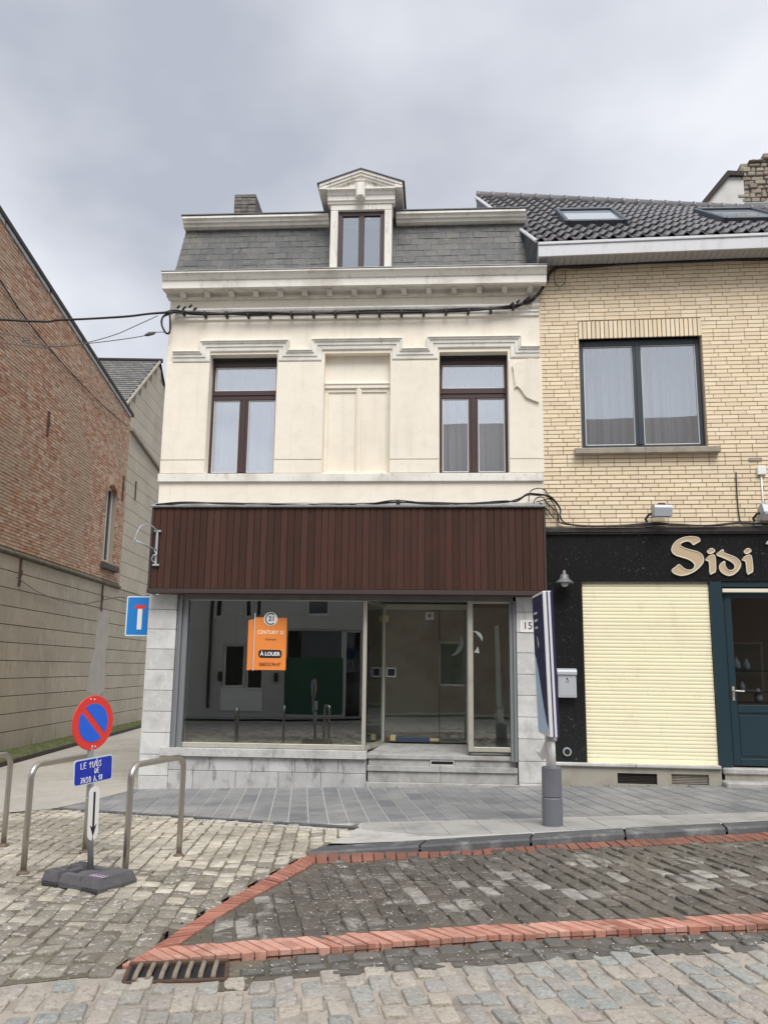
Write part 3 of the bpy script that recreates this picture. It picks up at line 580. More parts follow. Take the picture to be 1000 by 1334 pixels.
# drain grate in the gutter
dr = empty('drain_grate', (-1.435,-8.035, road_z(-1.435,-8.03)+.004), R(12), label='rusty iron street drain grate with seven bars below the red brick edging', cat='drain')
mb = MB(); mb.box(-.255,.255,-.13,.11,-.11,-.10); mb.box(-.255,-.245,-.13,.11,-.10,.003); mb.box(.245,.255,-.13,.11,-.10,.003); mb.box(-.245,.245,-.004+.10,.11,-.10,.002); mb.box(-.245,.245,-.04,.0,-.030,-.012); mb.build('pit', X['black'], dr)
mb = MB(); mb.box(-.275,.275,.095,.125,-.05,.018,0,.006); mb.box(-.28,-.255,-.13,.094,-.05,.008,0,.006); mb.box(.255,.28,-.13,.094,-.05,.008,0,.006); mb.box(-.275,.275,-.152,-.131,-.05,.003,0,.006); mb.build('frame', X['rust'], dr)
bm_ = mat('grate_bar', (.26,.22,.17), .8, mott=[(20,.45,.7,(.14,.10,.075),.7)])
for i in range(7): MB().tube([(-.205+i*.069,.095,.008),(-.205+i*.069,.05,.017),(-.212+i*.069,-.06,.014),(-.216+i*.069,-.13,.002)], .0145, 8).build('bar', bm_, dr, smooth=True)
MB().box(-.25,.25,-.125,.09,-.012,-.002).build('pit_shade', X['black'], dr)  # black sheet just under the bars paints in the dark of a deep pit

# ------------------------------------------------------------------ the cream townhouse
TH = empty('townhouse', (0, 0, 0), label='narrow cream rendered townhouse with empty shop, dark wood fascia and slate mansard', cat='house')
# shell
mb = MB()
mb.box(-4.47,-4.35,.30,9,-.5,7.95); mb.box(1.48,1.60,.8,9,-.5,8.8); mb.box(-4.47,1.62,9,9.2,-.5,9.2)
mb.box(-4.35,1.48,.30,9,2.72,4.2); mb.box(-4.35,1.48,.5,8.9,7.9,8.0); mb.box(-4.35,1.48,1.7,1.8,4.2,7.9)
mb.build('wall_shell', X['stucco'], TH)
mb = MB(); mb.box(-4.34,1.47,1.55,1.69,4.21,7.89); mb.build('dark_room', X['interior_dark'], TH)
# front wall with openings
HO = [(-3.745,-2.63,4.63,6.65),(-1.85,-.78,4.63,6.65),(.015,1.11,4.63,6.65)]
mb = MB(); wall_holes(mb, -4.47, 1.65, 4.05, 8.02, HO, 0.0, .30)
mb.add([(-4.47,0,4.05),(-4.47,.3,4.05),(-4.47,.3,8.02),(-4.47,0,8.02)], [(0,1,2,3)]); FW = mb.build('front_wall', X['stucco'], TH, recalc=False)
# piers between windows and their base blocks
for a, b in ((-4.47,-3.75),(-2.625,-1.855),(-.775,.01),(1.115,1.648)):
    mb = MB(); mb.box(a, b-.002 if b < 1.6 else b, -.016, -.0015, 4.868, 6.505, 0, .004); mb.build('pier_panel', X['stucco'], TH)
    mb = MB(); mb.box(a, b-.002 if b < 1.6 else b, -.022, -.0015, 4.642, 4.852, 0, .004); mb.build('pier_base', X['stucco'], TH)
mb = MB(); mb.box(-4.49,1.63,-.045,-.0015,4.50,4.63,0,.006); mb.build('sill_band', X['trim'], TH)
# blind window
mb = MB(); mb.box(-1.85,-.78,.14,.16,4.63,6.65); mb.box(-1.85,-.78,.09,.14,6.08,6.19,0,.008); mb.box(-1.85,-.78,.075,.14,6.145,6.175,0,.006)
mb.box(-1.335,-1.245,.10,.14,4.63,6.08,0,.008); mb.box(-1.305,-1.275,.085,.10,4.63,6.08,0,.005)
for a, b in ((-1.85,-1.335),(-1.245,-.78)): mb.box(a,b,.118,.14,4.63,4.70,0,.006); mb.box(a,b,.118,.14,6.02,6.08,0,.006)
mb.box(-1.85,-1.79,.118,.14,4.70,6.02,0,.006); mb.box(-.84,-.78,.118,.14,4.70,6.02,0,.006)
mb.build('blind_window', X['stucco'], TH)
# hood mould, a stepped band mitred round the three openings
def band(mb, pts, steps):
    P = [Vector(p) for p in pts]; rows = []
    for i, p in enumerate(P):
        def nrm(a, b): d = (b-a).normalized(); return Vector((d.y, -d.x))
        if i == 0: m = nrm(P[0], P[1])
        elif i == len(P)-1: m = nrm(P[-2], P[-1])
        else:
            n1, n2 = nrm(P[i-1], p), nrm(p, P[i+1]); m = (n1+n2)/(1+n1.dot(n2))
        rows.append([(p.x+m.x*d, -pr, p.y+m.y*d) for d, pr in steps])
    mb.loft(rows)
    for r in (0, len(P)-1):
        k = len(mb.v)-len(P)*len(steps)+r*len(steps); mb.f.append(tuple(range(k, k+len(steps)))); mb.t.append(0); mb.m.append(0)
mb = MB()
band(mb, [(-4.36,6.70),(-3.925,6.70),(-3.925,6.875),(-2.43,6.875),(-2.43,6.70),(-2.075,6.70),(-2.075,6.885),(-.572,6.885),(-.572,6.705),(-.19,6.705),(-.19,6.895),(1.332,6.895),(1.332,6.715),(1.615,6.715)],
     [(0,0),(0,.085),(.018,.09),(.03,.07),(.05,.066),(.055,.048),(.105,.046),(.11,.03),(.165,.028),(.178,.022),(.18,0)])
mb.build('hood_mould', X['trim'], TH)
def extrude_x(mb, prof, x0, x1):
    mb.prism(prof, x0, x1, axis='x')
mb = MB(); extrude_x(mb, [(0,7.245),(-.03,7.25),(-.03,7.30),(-.05,7.31),(-.05,7.36),(-.075,7.37),(-.09,7.40),(-.09,7.425),(0,7.45)], -4.36, 1.62); mb.build('string_course', X['trim'], TH)
# main cornice
CO = MB(); extrude_x(CO, [(.05,7.955),(-.36,7.955),(-.37,7.945),(-.37,7.925),(-.345,7.905),(-.325,7.875),(-.30,7.835),(-.28,7.825),(-.28,7.70),(-.265,7.69),(-.05,7.70),(-.04,7.665),(.05,7.66)], -4.53, 1.72)
CO = CO.build('cornice', X['trim'], TH)
mb = MB(); mb.box(-4.535,1.725,-.378,.04,7.957,7.972,0,.003); mb.build('gutter_lining', X['zinc'], CO)
mb = MB(); mb.box(-4.50,1.64,-.055,-.0015,7.60,7.66,0,.008); mb.build('bed_mould', X['trim'], CO)
dm = MB(); dm.prism([(-.20,7.694),(-.055,7.694),(-.055,7.62),(-.09,7.605),(-.135,7.625),(-.16,7.655),(-.20,7.665)], -.042, .042, axis='x'); dm = dm.mesh('bracket', X['trim'])
for i in range(15): link('bracket', dm, CO, (-4.22+i*.4065, 0, 0))
# loose plaster and cracks beside the right window
def peel(u, v): return (1.115+(u-661)/84.5, 6.615-(v-462)/77.5)
pts = [peel(565+x/6.67, 440+y/6.67) for x, y in ((672,262),(700,240),(760,222),(800,214),(830,203),(860,206),(905,214),(930,212),(930,585),(905,582),(850,562),(800,540),(780,520),(760,488),(740,462),(715,440),(690,455),(705,410),(745,318),(712,392),(695,430),(684,300))]
pts = [p for p in pts if p[0] < 1.618]
mb = MB(); mb.prism(pts, -.055, -.017); mb.build('loose_plaster', X['stucco'], TH)
# upstairs casement windows
def casement(x0, x1, seed, tr0, tr1, ml0, ml1):
    y = .20; mb = MB()
    mb.box(x0,x0+.042,y,y+.07,4.63,6.60,0,.005); mb.box(x1-.042,x1,y,y+.07,4.63,6.60,0,.005)
    mb.box(x0+.042,x1-.042,y+.001,y+.07,4.63,4.70,0,.005); mb.box(x0+.042,x1-.042,y+.001,y+.07,6.50,6.60,0,.005)
    mb.box(x0+.042,x1-.042,y-.005,y+.07,tr0,tr1,0,.006); mb.box(x0+.02,x1-.02,y-.022,y-.005,tr0+.075,tr0+.10,0,.004)
    mb.box(ml0,ml1,y-.004,y+.07,4.70,tr0,0,.006); mb.box((ml0+ml1)/2-.03,(ml0+ml1)/2+.03,y-.02,y-.004,4.70,tr0,0,.006)
    w = mb.build('window', X['brown_frame'], TH)
    mb = MB(); mb.box(x0-.0,x1+.0,y-.03,y+.06,6.605,6.655); mb.box(x0+.0,x1,y-.01,y+.0,6.57,6.604); mb.build('shutter_box', X['brown_dark'], w)
    mb = MB(); pn = [(x0+.042,x1-.042,tr1,6.50),(x0+.042,ml0,4.70,tr0),(ml1,x1-.042,4.70,tr0)]
    for a, b, c, d in pn: frame_rect(mb, a, b, c, d, .016, y+.012, y+.03, .002)
    mb.build('glazing_bead', X['bead'], w)
    for a, b, c, d in pn: MB().box(a+.004,b-.004,y+.034,y+.040,c+.004,d-.004).build('pane', X['glass_sky'], w)
    drape(x0+.03, x1-.03, 4.66, 6.55, y+.30, .045, 6.5, 110, seed).build('curtain', X['curtain'], w, smooth=True, recalc=False)
    return w
casement(-3.742,-2.633,1,5.93,6.09,-3.27,-3.12)
casement(.018,1.107,2,5.93,6.10,.485,.635)

# mansard roof
RF = MB(); RF.add([(-4.47,.05,7.95),(1.615,.05,7.95),(1.50,.41,9.26),(-4.36,.41,9.26),(-4.47,9,7.95),(1.615,9,7.95),(1.50,8.6,9.26),(-4.36,8.6,9.26)], [(0,1,2,3),(4,5,6,7),(0,3,7,4),(1,2,6,5),(3,2,6,7),(0,1,5,4)])
RF = RF.build('mansard_roof', X['slate_bed'], TH)
sl = [MB().box(-.113,.113,-.006,.004,-.13,.14,0,.003).mesh('slate', X['slate']) for _ in range(1)][0]
ang = math.atan2(.36, 1.31); rg = random.Random(8)
cnt = 0
for r in range(10):
    t = r/10.2; z = 8.03+r*.124; y = .05+(z-7.95)*.275-.012
    xl = -4.475+(z-7.95)*.084; xr = 1.615-(z-7.95)*.088; xx = xl-(.12 if r % 2 else 0)
    while xx < xr:
        w0, w1 = max(xx, xl), min(xx+.232, xr); xx += .232
        if w1-w0 < .05: continue
        if w0 > -1.83 and w1 < -.75 and z < 9.2: continue
        link('slate', sl, RF, ((w0+w1)/2, y-.012+rg.uniform(-.003,.003), z), (-ang-.035+rg.uniform(-.008,.008), rg.uniform(-.012,.012), 0), ((w1-w0-.006)/.226, 1, 1+rg.uniform(-.02,.02)))
CP = MB()
for a, b in ((-4.40,-1.87),(-.72,1.46)): extrude_x(CP, [(.42,9.275),(.13,9.265),(.125,9.225),(.16,9.20),(.175,9.165),(.215,9.155),(.225,9.115),(.27,9.105),(.40,9.10)], a, b)
CP.build('roof_cornice', X['trim'], RF, loc=(0,0,-.045))
mb = MB(); mb.box(-4.42,-1.86,.115,.45,9.277,9.295); mb.box(-.73,1.475,.115,.45,9.277,9.295); mb.build('roof_edge_lead', X['lead'], RF, loc=(0,0,-.045))
# chimney
ch = MB(); rg = random.Random(3)
for r in range(15):
    z = 9.2+r*.0715
    for i in range(3): ch.box(-3.79+i*.135, -3.79+i*.135+.127, 1.2+rg.uniform(-.008,.008), 1.6, z, z+.062, rg.random()+.001, .004)
    ch.box(-3.79,-3.40,1.61,2.2,z,z+.062,rg.random()+.001)
ch.box(-3.78,-3.405,1.215,2.19,9.2,10.26,0); ch.build('chimney', X['chimney_brick'], TH)

# dormer
DM = MB(); y0 = -.10
DM.box(-1.80,-1.675,y0,.02,7.96,9.13,0,.006); DM.box(-.895,-.775,y0,.02,7.96,9.13,0,.006); DM.box(-1.80,-.775,y0-.002,.02,9.132,9.24,0,.006)
DM.box(-1.70,-1.676,y0-.014,y0-.0005,7.96,9.12,0,.003); DM.box(-.894,-.872,y0-.014,y0-.0005,7.96,9.12,0,.003)
DM.box(-1.795,-1.70,.02,1.3,7.96,9.54); DM.box(-.875,-.78,.02,1.3,7.96,9.54)
DMo = DM.build('dormer', X['dormer_paint'], TH)
mb = MB(); mb.box(-2.0,-.585,y0-.06,.05,7.974,7.998,0,.004); mb.build('dormer_sill', X['stucco'], DMo)
mb = MB()
extrude_x(mb, [(.02,9.312),(y0-.02,9.312),(y0-.03,9.345),(y0-.05,9.36),(y0-.05,9.44),(y0-.07,9.45),(y0-.09,9.50),(y0-.13,9.515),(y0-.13,9.545),(.02,9.545)], -1.85, -.725)
mb.prism([(-1.87,9.547),(-.705,9.547),(-1.29,9.78)], y0-.06, .6)
# raking mouldings
for sgn in (-1, 1):
    ax, az = -1.29, 9.865; ex = -1.985 if sgn < 0 else -.60; ez = 9.615
    for w0, w1, yy in ((0,.05,y0-.145),(.05,.095,y0-.125),(.095,.13,y0-.10)):
        mb.add([(ax,yy,az-w0),(ex+ (0.03*w0 if sgn<0 else 0),yy,ez-w0),(ex,yy,ez-w1),(ax,yy,az-w1),(ax,.9,az-w0),(ex,.9,ez-w0),(ex,.9,ez-w1),(ax,.9,az-w1)], [(0,1,2,3),(4,7,6,5),(0,4,5,1),(3,2,6,7),(1,5,6,2),(0,3,7,4)])
for a, b in ((-1.99,-1.85),(-.725,-.595)): mb.box(a,b,y0-.135,.9,9.515,9.60,0,.01)
mb.build('pediment', X['dormer_paint'], DMo, loc=(0,0,-.075))
mb = MB(); mb.add([(-1.29,y0-.165,9.882),(-2.02,y0-.165,9.622),(-2.02,y0-.165,9.606),(-1.29,y0-.165,9.866),(-1.29,1.3,9.89),(-2.02,1.3,9.628),(-2.02,1.3,9.60),(-1.29,1.3,9.862)], [(0,1,2,3),(0,4,5,1),(1,5,6,2),(4,7,6,5),(3,2,6,7)])
mb.add([(-1.29,y0-.165,9.882),(-.56,y0-.165,9.622),(-.56,y0-.165,9.606),(-1.29,y0-.165,9.866),(-1.29,1.3,9.89),(-.56,1.3,9.628),(-.56,1.3,9.60),(-1.29,1.3,9.862)], [(0,1,2,3),(0,4,5,1),(1,5,6,2),(4,7,6,5),(3,2,6,7)])
mb.build('dormer_roof', X['lead'], DMo, loc=(0,0,-.075))
mb = MB(); mb.box(-1.365,-1.22,y0-.17,y0-.05,9.345,9.63,0,.012); mb.box(-1.345,-1.24,y0-.185,y0-.17,9.37,9.60,0,.008); mb.box(-1.375,-1.21,y0-.18,y0-.05,9.63,9.655,0,.006); mb.build('keystone', X['dormer_paint'], DMo, loc=(0,0,-.075))
mb = MB(); frame_rect(mb,-1.674,-.896,7.96,9.13,.075,-.045,.015); mb.box(-1.33,-1.24,-.05,.015,8.03,9.055,0,.006); DW = mb.build('dormer_window', X['brown_frame'], TH)
for a, b in ((-1.599,-1.33),(-1.24,-.971)): MB().box(a+.003,b-.003,-.012,-.005,8.04,9.052).build('pane', X['glass_dormer'], DW)
mb = MB(); mb.box(-1.67,-.9,.35,.4,7.97,9.2); mb.build('blind', X['interior'], DW)

# wood fascia over the shop
FA = MB(); FA.box(-4.47,1.615,-.215,-.05,2.70,4.06); FA.box(-4.47,1.615,-.05,.0,2.72,4.05); FA = FA.build('wood_fascia', X['wood_dark'], TH)
pl = MB().box(-.5,.5,-.012,.012,2.772,4.035,0,.004).mesh('plank', X['wood']); n = 57; wd = (1.585+4.435)/n
for i in range(n): link('plank', pl, FA, (-4.435+wd*(i+.5), -.228+random.uniform(-.002,.002), 0), None, (wd-.009, 1, 1))
mb = MB(); mb.box(-4.48,1.62,-.262,-.216,2.70,2.768,0,.005); mb.box(-4.475,-4.437,-.25,-.216,2.769,4.04,0,.004); mb.box(1.587,1.62,-.25,-.216,2.769,4.04,0,.004); mb.build('trim_board', X['wood_dark'], FA)
rows = []; rg = random.Random(4)
for i in range(61):
    x = -4.51+i*6.16/60; e = rg.uniform(-.010,.012)
    rows.append([(x,-.275,4.040),(x,-.285,4.062+e*.5),(x,-.20,4.092+e),(x,-.03,4.14+e),(x,-.0,4.165+e*.6)])
MB().loft(rows).build('flashing', X['zinc'], FA, recalc=False)
mb = MB(); mb.box(-4.08,1.23,.02,.30,2.628,2.715,0,.006); mb.build('shutter_case', mat('dusty_steel', (.17,.165,.155), .7, mott=[(4,.45,.7,(.10,.095,.09),.7)]), TH)

# stone pillars and plinth
blk = MB().box(-.5,.5,-.5,.5,-.5,.5,0,.012).mesh('stone_block', X['bluestone'])
blkp = MB().box(-.5,.5,-.5,.5,-.5,.5,0,.012).mesh('stone_block', X['pillar_stone'])
def stone(parent, x0, x1, y0, y1, z0, z1, name='stone_block', me=None):
    link(name, me or blk, parent, ((x0+x1)/2, (y0+y1)/2, (z0+z1)/2), (random.uniform(-.002,.002), 0, 0), (x1-x0-.007, y1-y0, z1-z0-.007))
zs = [-.34,-.03,.28,.60,.915,1.23,1.54,1.855,2.16,2.468,2.70]
PL = MB().box(-4.49,-4.08,.02,.30,-.4,2.70).build('left_pillar', X['mortar'], TH)
for i, (a, b) in enumerate(zip(zs, zs[1:])): stone(PL, -4.52, -4.065, 0, .25, a, b, me=blkp)
PR = MB().box(1.215,1.60,.02,.30,-.4,2.70).build('right_pillar', X['mortar'], TH)
for a, b in zip(zs, zs[1:]): stone(PR, 1.175, 1.612, 0, .25, a, b, me=blkp)
PB = MB().box(-4.06,-1.07,.02,.30,-.4,.25).build('plinth', X['mortar'], TH)
xs = [-4.064,-3.43,-2.785,-2.14,-1.49,-1.075]
for a, b in zip(xs, xs[1:]): stone(PB, a, b, -.004, .25, .06, .262)
xs = [-4.064,-3.68,-3.03,-2.385,-1.745,-1.075]
for a, b in zip(xs, xs[1:]): stone(PB, a, b, -.008, .25, -.36, .06)
SLB = MB(); sbm = MB().box(-.5,.5,-.5,.5,-.5,.5,0,.02).mesh('sill_slab', X['bluestone_light'])
SI = MB().box(-4.02,-1.08,.0,.26,.25,.30).build('window_sill', X['mortar'], TH)
for a, b in ((-4.20,-2.46),(-2.46,-1.065)): link('sill_slab', sbm, SI, ((a+b)/2,.06,.327), None, (b-a-.006,.24,.115))

# shop window
SW = MB(); yw = .10
SW.box(-3.90,-1.10,yw-.03,yw+.04,.388,.462,0,.008); SW.box(-1.155,-1.095,yw-.03,yw+.03,.462,2.66,0,.006)
SW.box(-3.90,-1.155,yw-.02,yw+.03,2.62,2.66,0,.004); SW = SW.build('shop_window', X['alu'], TH)
MB().box(-3.895,-1.15,yw+.003,yw+.011,.455,2.625).build('pane', X['glass_shop'], SW)
for a, b, y in ((-4.062,-4.02,.03),(-4.018,-3.985,.0),(-3.983,-3.90,.05)): mb = MB(); mb.box(a,b,y,.24,.31,2.70,0,.004); mb.build('shutter_guide', X['steel_guide'], TH)
for a, b, y in ((1.075,1.125,.05),(1.127,1.172,.02)): mb = MB(); mb.box(a,b,y,.24,.262,2.70,0,.004); mb.build('shutter_guide', X['steel_guide'], TH)
# entrance: splayed glass return, glass doors, side light
EN = MB()
def bar(mb, p, q, w, z0, z1):
    p, q = Vector(p), Vector(q); d = (q-p).normalized(); nn = Vector((-d.y, d.x))*w/2
    mb.prism([tuple(p+nn), tuple(q+nn), tuple(q-nn), tuple(p-nn)], z0, z1, axis='z')
bar(EN, (-1.09,.14), (-.90,1.13), .05, .39, .46); bar(EN, (-1.09,.14), (-.90,1.13), .05, 2.60, 2.66)
EN.box(-.925,-.875,1.08,1.15,.42,2.66,0,.005); EN.box(-.875,.49,1.08,1.16,2.575,2.66,0,.004)
EN.box(.445,.525,yw-.03,yw+.05,.395,2.66,0,.006); EN.box(.525,1.075,yw-.03,yw+.03,.395,.465,0,.006); EN.box(.525,1.075,yw-.02,yw+.03,2.60,2.66,0,.004)
EN.box(.455,.515,1.08,1.15,.42,2.575,0,.004); bar(EN, (.485,.16), (.485,1.08), .04, .395, .45)
EN = EN.build('entrance', X['alu'], TH)
mb = MB(); p, q = Vector((-1.085,.16)), Vector((-.905,1.08)); d = (q-p).normalized(); nn = Vector((-d.y, d.x))*.004
mb.prism([tuple(p+nn), tuple(q+nn), tuple(q-nn), tuple(p-nn)], .455, 2.61, axis='z'); mb.build('pane', X['glass_shop'], EN)
MB().box(.53,1.07,yw+.003,yw+.011,.46,2.605).build('pane', X['glass_shop'], EN)
MB().box(.481,.489,.17,1.07,.45,2.6).build('pane', X['glass_shop'], EN)
GD = MB().box(-.865,.012,1.10,1.11,.47,2.565).build('glass_door', X['glass_shop'], TH)
MB().box(.02,.452,1.10,1.11,.445,2.565).build('glass_panel', X['glass_shop'], TH)
mb = MB(); mb.box(.010,.022,1.095,1.115,.44,2.57); mb.build('door_seal', X['black'], GD)
mb = MB(); frame_rect(mb,-.85,-.695,1.465,1.615,.016,1.085,1.099,.001); mb.build('lock_plate', X['white_film'], GD)
mb = MB(); mb.box(-.833,-.712,1.088,1.098,1.482,1.598); mb.build('lock', X['black'], GD)
for a, b, c, d in ((-.89,-.82,2.36,2.47),(-.78,-.69,.455,.545),(-.14,.01,.455,.50)): MB().box(a,b,1.082,1.099,c,d,0,.004).build('hinge_patch', X['brass'], GD)
mb = MB(); mb.box(-.69,-.14,1.083,1.10,.44,.505,0,.004); mb.build('bottom_rail', mat('dark_blue_rail', (.03,.05,.10), .5), GD)
mb = MB(); mb.box(-.215,-.075,1.088,1.099,2.40,2.53,0,.002); SN = mb.build('sticker', X['white_film'], GD)
mb = MB(); mb.lathe([(.0,0),(.032,0),(.032,.004),(0,.004)], 0, 0, 14); mb.build('emblem', X['steel_guide'], SN, loc=(-.145,1.088,2.47), rot=(R(90),0,0))
mb = MB(); mb.box(-1.055,-1.0,.30,.31,1.48,1.60); mb.build('side_lock', X['black'], EN)
def crescent(cx, cz, r, a0, a1, w, y):
    o = []
    for i in range(13): a = a0+(a1-a0)*i/12; o.append((cx+r*math.cos(a), cz+r*math.sin(a)))
    for i in range(12, -1, -1): a = a0+(a1-a0)*i/12; t = math.sin(math.pi*i/12); rr = r-w*t; o.append((cx+rr*math.cos(a), cz+rr*math.sin(a)))
    return MB().prism(o, y-.002, y)
X['sticker_grey'] = mat('faded_sticker', (.33,.33,.31), .7)
crescent(.21,2.02,.20,R(-95),R(45),.075,1.098).build('moon_sticker', X['sticker_grey'], EN)
mb = crescent(.56,2.07,.11,R(-25),R(110),.05,.09); mb.prism([(.54,1.86),(.62,1.845),(.60,1.95),(.57,1.90)], .088, .09); mb.build('curl_sticker', X['sticker_grey'], EN)
# steps
ST = MB().box(-1.06,1.165,.16,1.25,-.35,.27).build('steps', X['mortar'], TH)
ldg = MB(); ldg.loft([[(x,.115,.262),(x,.10,.275),(x,.10,.325),(x,.115,.335),(x,1.3,.425)] for x in (-1.07,1.17)]); ldg.build('landing', X['step_stone'], ST)
stm = MB().box(-.5,.5,-.5,.5,-.5,.5,0,.03).mesh('tread', X['step_stone']); rsm = MB().box(-.5,.5,-.5,.5,-.5,.5,0,.01).mesh('riser', X['step_stone'])
def put(me, name, x0, x1, y0, y1, z0, z1): return link(name, me, ST, ((x0+x1)/2,(y0+y1)/2,(z0+z1)/2), None, (x1-x0-.006, y1-y0, z1-z0))
put(rsm,'riser',-1.05,-.13,.13,.3,.18,.262); put(rsm,'riser',.245,1.165,.13,.3,.18,.262)
put(stm,'tread',-1.06,.02,.0,.3,.105,.178); put(stm,'tread',.02,1.165,.0,.3,.105,.178)
put(rsm,'riser',-1.05,.03,.03,.3,-.05,.105); put(rsm,'riser',.03,1.165,.03,.3,-.05,.105)
put(stm,'tread',-1.07,1.17,-.07,.3,-.25,-.052)
mb = MB(); frame_rect(mb,-.125,.24,.18,.262,.018,.115,.14,.002); mb.build('vent_frame', X['bluestone_light'], ST); MB().box(-.107,.222,.135,.15,.195,.247).build('vent_opening', X['black'], ST)
# shop interior
IN = MB()
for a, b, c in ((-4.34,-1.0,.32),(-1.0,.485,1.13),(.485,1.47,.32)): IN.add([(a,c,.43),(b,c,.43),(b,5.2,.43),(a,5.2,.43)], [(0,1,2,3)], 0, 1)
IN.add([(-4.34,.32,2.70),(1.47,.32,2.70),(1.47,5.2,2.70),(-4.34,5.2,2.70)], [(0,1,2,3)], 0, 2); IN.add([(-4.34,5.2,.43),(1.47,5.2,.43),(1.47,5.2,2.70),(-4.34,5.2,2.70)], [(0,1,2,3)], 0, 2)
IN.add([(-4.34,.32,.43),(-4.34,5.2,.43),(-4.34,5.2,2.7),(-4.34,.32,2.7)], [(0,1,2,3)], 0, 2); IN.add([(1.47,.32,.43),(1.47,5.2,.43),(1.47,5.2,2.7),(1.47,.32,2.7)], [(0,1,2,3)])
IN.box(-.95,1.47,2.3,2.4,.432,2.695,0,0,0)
IN.build('shop_interior', [X['interior'], X['floor_in'], mat('darkened_interior', (.10,.097,.09), .9)], TH)  # dimness of the room put into the ceiling, left and back wall colour

# ------------------------------------------------------------------ the yellow brick house with the black shop front
BH = empty('brick_house', (1.65, 0, 0), R(-2.5), label='yellow brick house with black granite shop front and dark tiled roof', cat='house')
W = MB(); wall_holes(W, -.03, 7.0, 3.70, 8.06, [(.595,2.478,5.03,7.12)], .012, .13); W.box(0,7,.30,9,-.4,-.3); W.box(.0,7,2.0,2.1,-.3,8)
W.box(0,.1,.31,9,-.3,8.0); W.box(6.9,7,.31,9,-.3,8)
BW = W.build('brick_wall', X['mortar_yellow'], BH, recalc=False)
bmesh_ = MB().box(-.1125,.1125,-.012,.012,-.0275,.0275,0,.003).mesh('brick', X['brick_yellow'])
rg = random.Random(9); cand = []
for r in range(65):
    z = 3.715+r*.0672+.0275; xx = -.022; first = True
    if z > 8.05: break
    o = rg.choice((.06,.12,.18,.24)); xe = o
    segs = []
    while xx < 5.6:
        segs.append((xx, min(xe, 5.6))); xx = xe; xe = xx+.237
    for a, b in segs:
        for c, d in ([(a, b)] if not (5.0 < z < 7.13) else [(a, min(b, .585)), (max(a, 2.488), b)]):
            if d-c > .035: cand.append((c, d, z))
cand.sort(key=lambda q: (q[0] > 3.3, q[2]))
rest = MB()
for i, (a, b, z) in enumerate(cand):
    yy = rg.uniform(-.0022, .0022)
    if i < 300: link('brick', bmesh_, BW, ((a+b)/2, yy, z), (0, rg.uniform(-.004,.004), 0), ((b-a-.008)/.225, 1, 1))
    else:
        x0, x1, z0, z1, y0 = a+.004, b-.004, z-.0275, z+.0275, yy-.012
        rest.add([(x0,y0,z0),(x1,y0,z0),(x1,y0,z1),(x0,y0,z1),(x0,.012,z0),(x1,.012,z0),(x1,.012,z1),(x0,.012,z1)], [(0,1,2,3),(0,4,5,1),(1,5,6,2),(2,6,7,3),(3,7,4,0)], rg.random())
rest.build('brickwork', X['brick_yellow'], BW, kind='stuff')
sol = MB().box(-.0285,.0285,-.018,.012,6.828,7.118,0,.003).mesh('soldier_brick', X['brick_yellow'])
for i in range(28): link('soldier_brick', sol, BW, (.62+i*.0683, rg.uniform(-.002,.002), 0))
# window
WN = MB(); yw = .10
WN.box(.597,.665,yw,yw+.07,5.03,6.825,0,.006); WN.box(2.41,2.476,yw,yw+.07,5.03,6.825,0,.006); WN.box(.665,2.41,yw+.001,yw+.07,5.03,5.095,0,.006); WN.box(.665,2.41,yw+.001,yw+.07,6.735,6.825,0,.006)
WN.box(1.435,1.565,yw-.004,yw+.07,5.095,6.735,0,.006); WN.box(1.478,1.522,yw-.02,yw-.004,5.095,6.735,0,.005)
WN = WN.build('window', X['anthracite'], BH)
mb = MB()
for a, b in ((.665,1.435),(1.565,2.41)): frame_rect(mb,a,b,5.095,6.735,.014,yw+.015,yw+.03,.002)
mb.build('glazing_bead', X['bead'], WN)
for a, b in ((.665,1.435),(1.565,2.41)): MB().box(a+.003,b-.003,yw+.036,yw+.042,5.10,6.73).build('pane', X['glass_side'], WN)
drape(.62,2.46,5.06,6.8,yw+.32,.075,11,180,5).build('curtain', X['curtain_grey'], WN, smooth=True, recalc=False)
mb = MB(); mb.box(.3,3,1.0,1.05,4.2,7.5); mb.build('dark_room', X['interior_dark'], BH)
for a, b in ((.47,1.525),(1.53,2.632)): mb = MB(); mb.prism([(.09,5.028),(-.115,5.0),(-.125,4.99),(-.125,4.915),(-.10,4.905),(.09,4.90)], a, b, axis='x'); mb.build('window_sill', X['concrete'], BH)
# eaves
mb = MB(); mb.box(-.05,7,-.455,-.425,8.05,8.235,0,.004); mb.box(-.055,7,-.475,-.43,8.238,8.295,0,.012); mb.box(-.055,-.02,-.424,0,8.05,8.29,0,.004); mb.build('gutter_board', X['pvc'], BH)
mb = MB()
for i in range(72): mb.box(-.018+i*.098,-.018+i*.098+.092,-.423,-.001,8.052,8.066)
mb.build('soffit', X['soffit'], BH)
